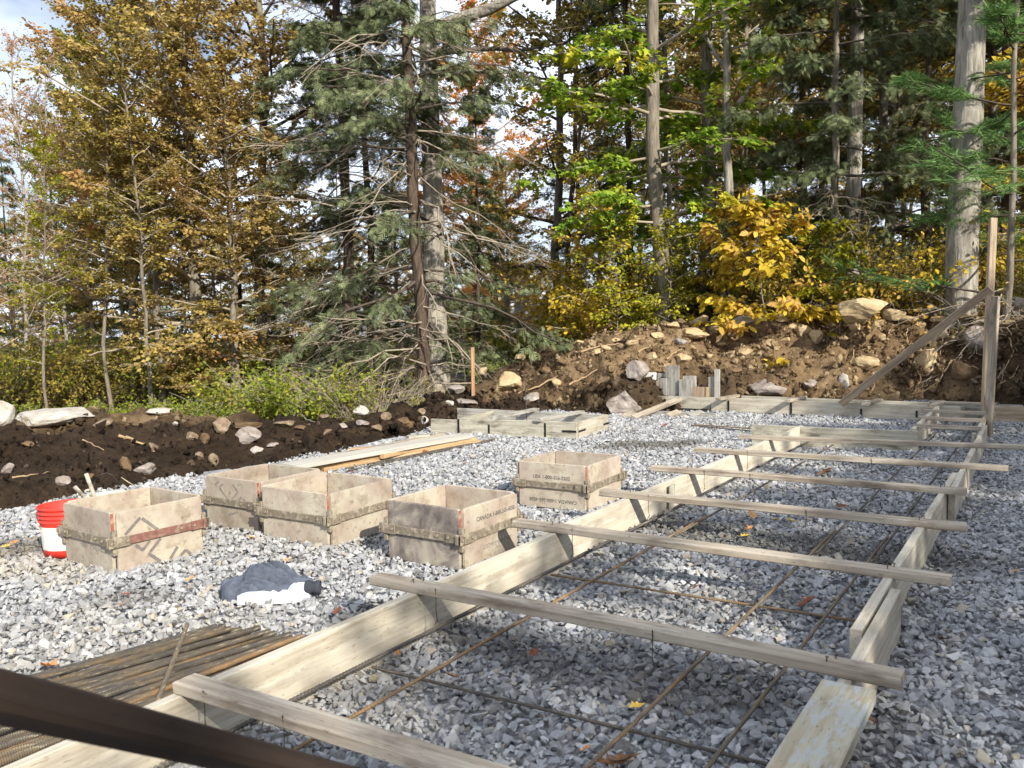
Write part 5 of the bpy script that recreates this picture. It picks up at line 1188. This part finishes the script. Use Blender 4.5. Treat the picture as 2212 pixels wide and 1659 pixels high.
put_tree(PINE, spot(2330, 15.6), 'larger white pine just outside the right edge', rz=2.5, sc=1.15, name='pine_tree')
put_tree(SAP, spot(1660, 14.8, -.05), 'yellow and orange leaved sapling on the bank top', rz=.3, sc=1.0, name='yellow_sapling')
put_tree(SAP, spot(1590, 15.8, -.05), 'smaller yellow sapling beside the forked tree', rz=2.3, sc=.72, name='yellow_sapling')
put_tree(SAP, spot(1790, 15.6, -.05), 'short yellow sapling at the foot of the dense hemlock', rz=4.1, sc=.66, name='yellow_sapling', leaf_m=LM['yellowgreen'])
put_tree(SAP2, spot(1330, 15.6, -.1), 'bright yellow green sapling at the foot of the maple', rz=.3, sc=.74, name='young_tree')
put_tree(SAP2, spot(1230, 17.0, -.4), 'yellow green sapling in front of the house', rz=2.0, sc=.5, name='young_tree')
put_tree(SAP2, spot(1450, 15.4, -.2), 'low yellow green sapling right of the maple trunk', rz=3.1, sc=.60, name='young_tree')
put_tree(SAP2, spot(1270, 16.5, -.1), 'taller sparse yellow sapling between house and maple', rz=5.0, sc=.9, name='young_tree', leaf_m=LM['yellow'])
# left group
put_tree(BEE, spot(430, 18.8), 'large full crowned tree with brown and rust leaves', rz=.2, sc=.92, name='beech_tree')
put_tree(BEE, spot(285, 21.5), 'tall brown leaved tree rising behind the thin trunks', rz=2.2, sc=.84, name='beech_tree')
put_tree(BEE2, spot(575, 19.0), 'brown leaved tree next to the broad hemlock', rz=1.1, sc=1.0, name='beech_tree', leaf_m=LM['brown'])
put_tree(BEE2, spot(205, 28.0), 'green crowned tree peeking out behind the brown ones', rz=3.1, sc=.78, name='oak_tree', leaf_m=LM['understory'])
put_tree(BEE, spot(505, 17.6), 'lower brown leaved tree in front of the full crowned one', rz=4.2, sc=.56, name='beech_tree')
put_tree(BEE, spot(345, 19.0), 'mid sized brown leaved tree among the thin trunks', rz=5.1, sc=.68, name='beech_tree', leaf_m=LM['olive'])
put_tree(THIN, spot(318, 17.5), 'thin leaning trunk with ochre leaves behind the bushes', rz=.5, sc=.62, name='thin_tree')
put_tree(THIN, spot(235, 18.5), 'thin bare stemmed tree left of the leaning trunk', rz=2.5, sc=.6, name='thin_tree')
put_tree(THIN, spot(400, 19.5), 'thin straight stem among the shaded trees', rz=1.5, sc=.55, name='thin_tree')
put_tree(BARE, spot(60, 20.0), 'nearly bare pale tree with a few rusty leaves', rz=.7, sc=.60, name='bare_tree')
put_tree(BARE, spot(130, 23.0), 'twiggy bare tree beside the brown crown', rz=2.6, sc=.66, name='bare_tree')
put_tree(BARE, spot(-40, 19.0), 'bare twiggy tree at the left edge', rz=4.0, sc=.56, name='bare_tree')
put_tree(THIN, spot(95, 17.0), 'thin yellow leaved tree near the pale slab', rz=3.0, sc=.42, name='thin_tree', leaf_m=LM['yellowgreen'])
put_tree(HEM2, spot(25, 22.0), 'small hemlock among the bare trees', rz=1.0, sc=.42, name='hemlock_tree')
put_tree(HEM2, spot(330, 24.0), 'shaded hemlock under the brown crowns', rz=2.0, sc=.5, name='hemlock_tree', sxy=1.5)
put_tree(HEM2, spot(520, 21.0), 'low dark hemlock behind the yellow green shrub', rz=3.3, sc=.5, name='hemlock_tree', sxy=1.5)
# middle
put_tree(BEE2, spot(1205, 22.0), 'slim dark stemmed tree with brown leaves behind the hemlock', rz=.2, sc=1.05, name='slim_tree')
put_tree(THIN, spot(1245, 20.5), 'thin dark stem close to the slim brown tree', rz=2.2, sc=1.1, name='thin_tree', bark_m=M_bark_dark)
put_tree(BEE, spot(1030, 33.0), 'orange crowned tree glowing behind the oak limb', rz=1.0, sc=1.12, name='orange_tree', leaf_m=LM['orange'])
# --- deeper woods
rw_ = random.Random(77)
LABELS = {'BEE': ('brown crowned tree deep in the woods', 'brown trees deep in the woods'), 'BEE2': ('olive brown tree deep in the woods', 'olive trees deep in the woods'), 'THIN': ('thin tree deep in the woods', 'thin trees deep in the woods'), 'HEM': ('dark hemlock deep in the woods', 'hemlocks deep in the woods'), 'YEL': ('yellow leaved tree deep in the woods', 'yellow trees deep in the woods')}
PROT = {'BEE': BEE, 'BEE2': BEE2, 'THIN': THIN, 'HEM': HEM2, 'YEL': BEE2}
deep = []
for px in range(1120, 2500, 88):
    for (d0, d1) in ((20, 24), (26, 31), (36, 46)):
        deep.append((px + rw_.uniform(-40, 40), rw_.uniform(d0, d1)))
for px in range(-150, 1120, 90):
    deep.append((px + rw_.uniform(-40, 40), rw_.uniform(27, 33))); deep.append((px + rw_.uniform(-40, 40), rw_.uniform(36, 48)))
for (px, d) in deep:
    if 1100 < px < 1480 and 25 < d < 32: continue
    if 1020 < px < 1250 and d > 19: 
        if d < 30 or px > 1130: continue
    right = px > 1250
    k = rw_.choices(['BEE', 'BEE2', 'THIN', 'HEM', 'YEL'], weights=[1.2, 4.5, 2, 3.0, 2.0] if right else [3, 2, 2, 1.5, .6])[0]
    sc = rw_.uniform(.85, 1.15) * (1.0 if right else .62 if px > 180 else .42)
    put_tree(PROT[k], spot(px, d), LABELS[k][0], group=LABELS[k][1], rz=rw_.uniform(0, 6.28), sc=sc, name={'HEM': 'hemlock_tree', 'THIN': 'thin_tree'}.get(k, 'forest_tree'), leaf_m=LM['yellow'] if k == 'YEL' else None, skip=('dead_twigs',))
# --- shrubs and undergrowth
def shrub(me, px, d, label, sc=1.0, leaf_m=None, group=None, dz=0.0, name='shrub', sxy=1.0):
    return put_tree(me, spot(px, d, dz), label, 'shrub', group, rw_.uniform(0, 6.28), sc, leaf_m, None, name, sxy=sxy)
shrub(SH1, 600, 13.6, 'yellow green shrub behind the soil berm', .95, None)
shrub(SH1, 680, 13.4, 'green and yellow shrub beside the brush of dry twigs', .85)
shrub(SH1, 520, 14.2, 'low yellow green shrub at the dark gap', .7, LM['yellowgreen'])
for (px, d, s) in ((130, 12.6, .52), (190, 13.0, .56), (250, 12.4, .5), (310, 12.8, .56), (370, 12.5, .5), (430, 13.2, .52), (70, 13.6, .55)):
    shrub(SH1, px, d, 'low light green bush in the row behind the pale slab', s, None, 'row of low bushes behind the berm', sxy=1.25)
for (px, d, s) in ((790, 13.6, .8), (860, 13.8, .65)):
    shrub(SH3, px, d, 'brush of bare dry twigs behind the berm', s, None, 'dry brush behind the berm', name='dry_brush')
shrub(SH1, 930, 13.8, 'small yellow green bush at the hemlock foot', .42, LM['yellowgreen'])
shrub(SH1, 1110, 14.6, 'low green bush at the corner of the dirt bank', .5, LM['shrub'])
for i in range(38):
    px = rw_.uniform(1300, 2420); d = rw_.uniform(15.5, 21)
    lm = rw_.choice([None, None, LM['olive'], LM['yellow'], LM['yellowgreen'], LM['brown']])
    shrub(SH2, px, d, 'leafy undergrowth shrub in the woods behind the dirt bank', rw_.uniform(.6, 1.15), lm, 'undergrowth behind the dirt bank', dz=-.05)
for i in range(22):
    px = rw_.uniform(-120, 1150); d = rw_.uniform(18.5, 26)
    shrub(SH2, px, d, 'leafy undergrowth shrub under the trees beyond the soil berm', rw_.uniform(.7, 1.2), rw_.choice([None, None, LM['olive'], LM['shrub']]), 'undergrowth beyond the soil berm', dz=-.05)
for (px, d, s) in ((1960, 15.6, .7), (2040, 15.9, .6), (2140, 15.6, .7)):
    shrub(SH3, px, d, 'thicket of bare twigs on the bank top', s, None, 'twig thickets on the bank', name='dry_brush')

# --- unseen tree rows added behind the viewer, heights shaped to shade the pad
for i, (q, h) in enumerate(((-1.9, 6.4), (-.4, 7.3), (1.0, 7.6), (2.4, 8.0), (4.2, 8.6), (6.0, 9.1), (7.8, 9.6), (9.6, 10.5), (11.5, 11.2), (13.5, 11.4))):
    P_ = np.array([.866, .5]) * q + np.array([-.5, .866]) * -10.5
    put_tree(BEE, (P_[0], P_[1], 0), 'full leafed tree in the unseen row added behind the viewer to shade the pad', group='unseen row of added shade trees', rz=i * 1.7, sc=h / 13.0, name='forest_tree', sxy=1.25)
    P_ = np.array([.866, .5]) * (q + .9) + np.array([-.5, .866]) * -12.5
    put_tree(BEE2, (P_[0], P_[1], 0), 'slimmer leafy tree in the second unseen row added behind the viewer to thicken the shade', group='second unseen row of added shade trees', rz=i * 2.1, sc=h * 1.06 / 14.0, name='forest_tree', sxy=1.3)
# ------------------------------------------------------------------ house beyond the trees
def house():
    D0 = 46.0
    c = far(1150, 700, D0); M_sid = simple('grey_green_siding', (.36, .38, .33), .8, var=.08); M_trim = simple('white_trim', (.78, .78, .76), .6, var=.05); M_roof = simple('dark_shingles', (.07, .065, .065), .9, var=.35, scale=6); M_glass = simple('window_glass', (.04, .05, .06), .15, var=.2); M_deck = simple('deck_wood', (.30, .28, .24), .8)
    rt_ = tag(empty('house', (c[0], c[1], -1.9), R(6)), 'grey green house with white trim seen through the trees', 'house')
    def pr(name, V, F, m, p=rt_): return link(name, py_mesh(name, V, F), m, p)
    def gable(name, x0, x1, y0, y1, z0, ze, zp, m):
        xm = (x0 + x1) / 2
        return pr(name, [(x0, y0, z0), (x1, y0, z0), (x1, y0, ze), (xm, y0, zp), (x0, y0, ze), (x0, y1, z0), (x1, y1, z0), (x1, y1, ze), (xm, y1, zp), (x0, y1, ze)], [(0, 1, 2, 3, 4), (9, 8, 7, 6, 5), (0, 5, 6, 1), (1, 6, 7, 2), (2, 7, 8, 3), (3, 8, 9, 4), (4, 9, 5, 0)], m)
    def roof(x0, x1, y0, y1, ze, zp, ov=.35, th=.14):
        xm = (x0 + x1) / 2; sl_ = (zp - ze) / (xm - x0)
        for s_, xe in ((-1, x0 - ov), (1, x1 + ov)):
            V = [(xe, y0 - ov, ze - ov * sl_ + .02), (xm, y0 - ov, zp + .02), (xm, y1 + ov, zp + .02), (xe, y1 + ov, ze - ov * sl_ + .02)]
            V += [(a, b, z + th) for a, b, z in V]
            r_ = pr('roof', V, [(0, 1, 2, 3), (7, 6, 5, 4), (0, 4, 5, 1), (1, 5, 6, 2), (2, 6, 7, 3), (3, 7, 4, 0)], M_roof)
            L = math.hypot(xm - xe, zp - ze + ov * sl_)
            V = [(xe, y0 - ov - .04, ze - ov * sl_ - .06), (xm, y0 - ov - .04, zp - .06), (xm, y0 - ov - .04, zp + .2), (xe, y0 - ov - .04, ze - ov * sl_ + .2)]; V += [(a, b + .035, z) for a, b, z in V]
            pr('rake_trim', V, [(0, 1, 2, 3), (7, 6, 5, 4), (0, 4, 5, 1), (1, 5, 6, 2), (2, 6, 7, 3), (3, 7, 4, 0)], M_trim)
    gable('wall', -1.1, 3.6, 0, 8, 0, 5.0, 6.9, M_sid); roof(-1.1, 3.6, 0, 8, 5.0, 6.9)
    gable('wall', -4.8, -1.1, 1.2, 7, 0, 4.4, 5.6, M_sid); roof(-4.8, -1.1, 1.2, 7, 4.4, 5.6)
    gable('wall', -.4, 1.9, -1.2, .0, 0, 4.0, 5.2, M_sid); roof(-.4, 1.9, -1.2, .5, 4.0, 5.2, .25)
    def win(x, z, w, h, y):
        f = box('window', (x - w / 2 - .09, y - .06, z - .09), (x + w / 2 + .09, y - .01, z + h + .09), M_trim, rt_); box('pane', (x - w / 2, y - .075, z), (x + w / 2, y - .062, z + h), M_glass, f); box('muntin', (x - .02, y - .088, z), (x + .02, y - .076, z + h), M_trim, f); box('muntin', (x - w / 2, y - .089, z + h / 2 - .02), (x + w / 2, y - .0765, z + h / 2 + .02), M_trim, f)
    for (x, z, w, h, y) in ((2.8, 3.2, .8, 1.3, 0), (2.8, .9, .8, 1.4, 0), (.75, 2.4, .9, 1.2, -1.2), (.75, .6, .9, 1.3, -1.2), (-3.8, 2.6, .9, 1.2, 1.2), (-2.2, 2.6, .9, 1.2, 1.2), (-3.0, .6, 1.6, 1.6, 1.2)): win(x, z, w, h, y)
    for x in (-1.1, 3.6, -4.8): box('corner_board', (x - .1, -.025 if x > -4 else 1.175, 0), (x + .1, .0 - .002 if x > -4 else 1.198, 4.9 if x > -4 else 4.3), M_trim, rt_)
    dk = box('deck', (-5.2, -1.6, 2.1), (-1.2, 1.19, 2.3), M_deck, rt_)
    for x in (-5.1, -4.1, -3.1, -2.1, -1.3): box('deck_post', (x - .06, -1.58, 0), (x + .06, -1.46, 3.2), M_deck, dk)
    box('rail', (-5.2, -1.6, 3.2), (-1.2, -1.44, 3.28), M_deck, dk); box('rail', (-5.2, -1.56, 2.45), (-1.2, -1.48, 2.52), M_deck, dk)
    for i in range(28): box('baluster', (-5.1 + i * .14, -1.545, 2.52), (-5.06 + i * .14, -1.505, 3.2), M_deck, dk)
house()
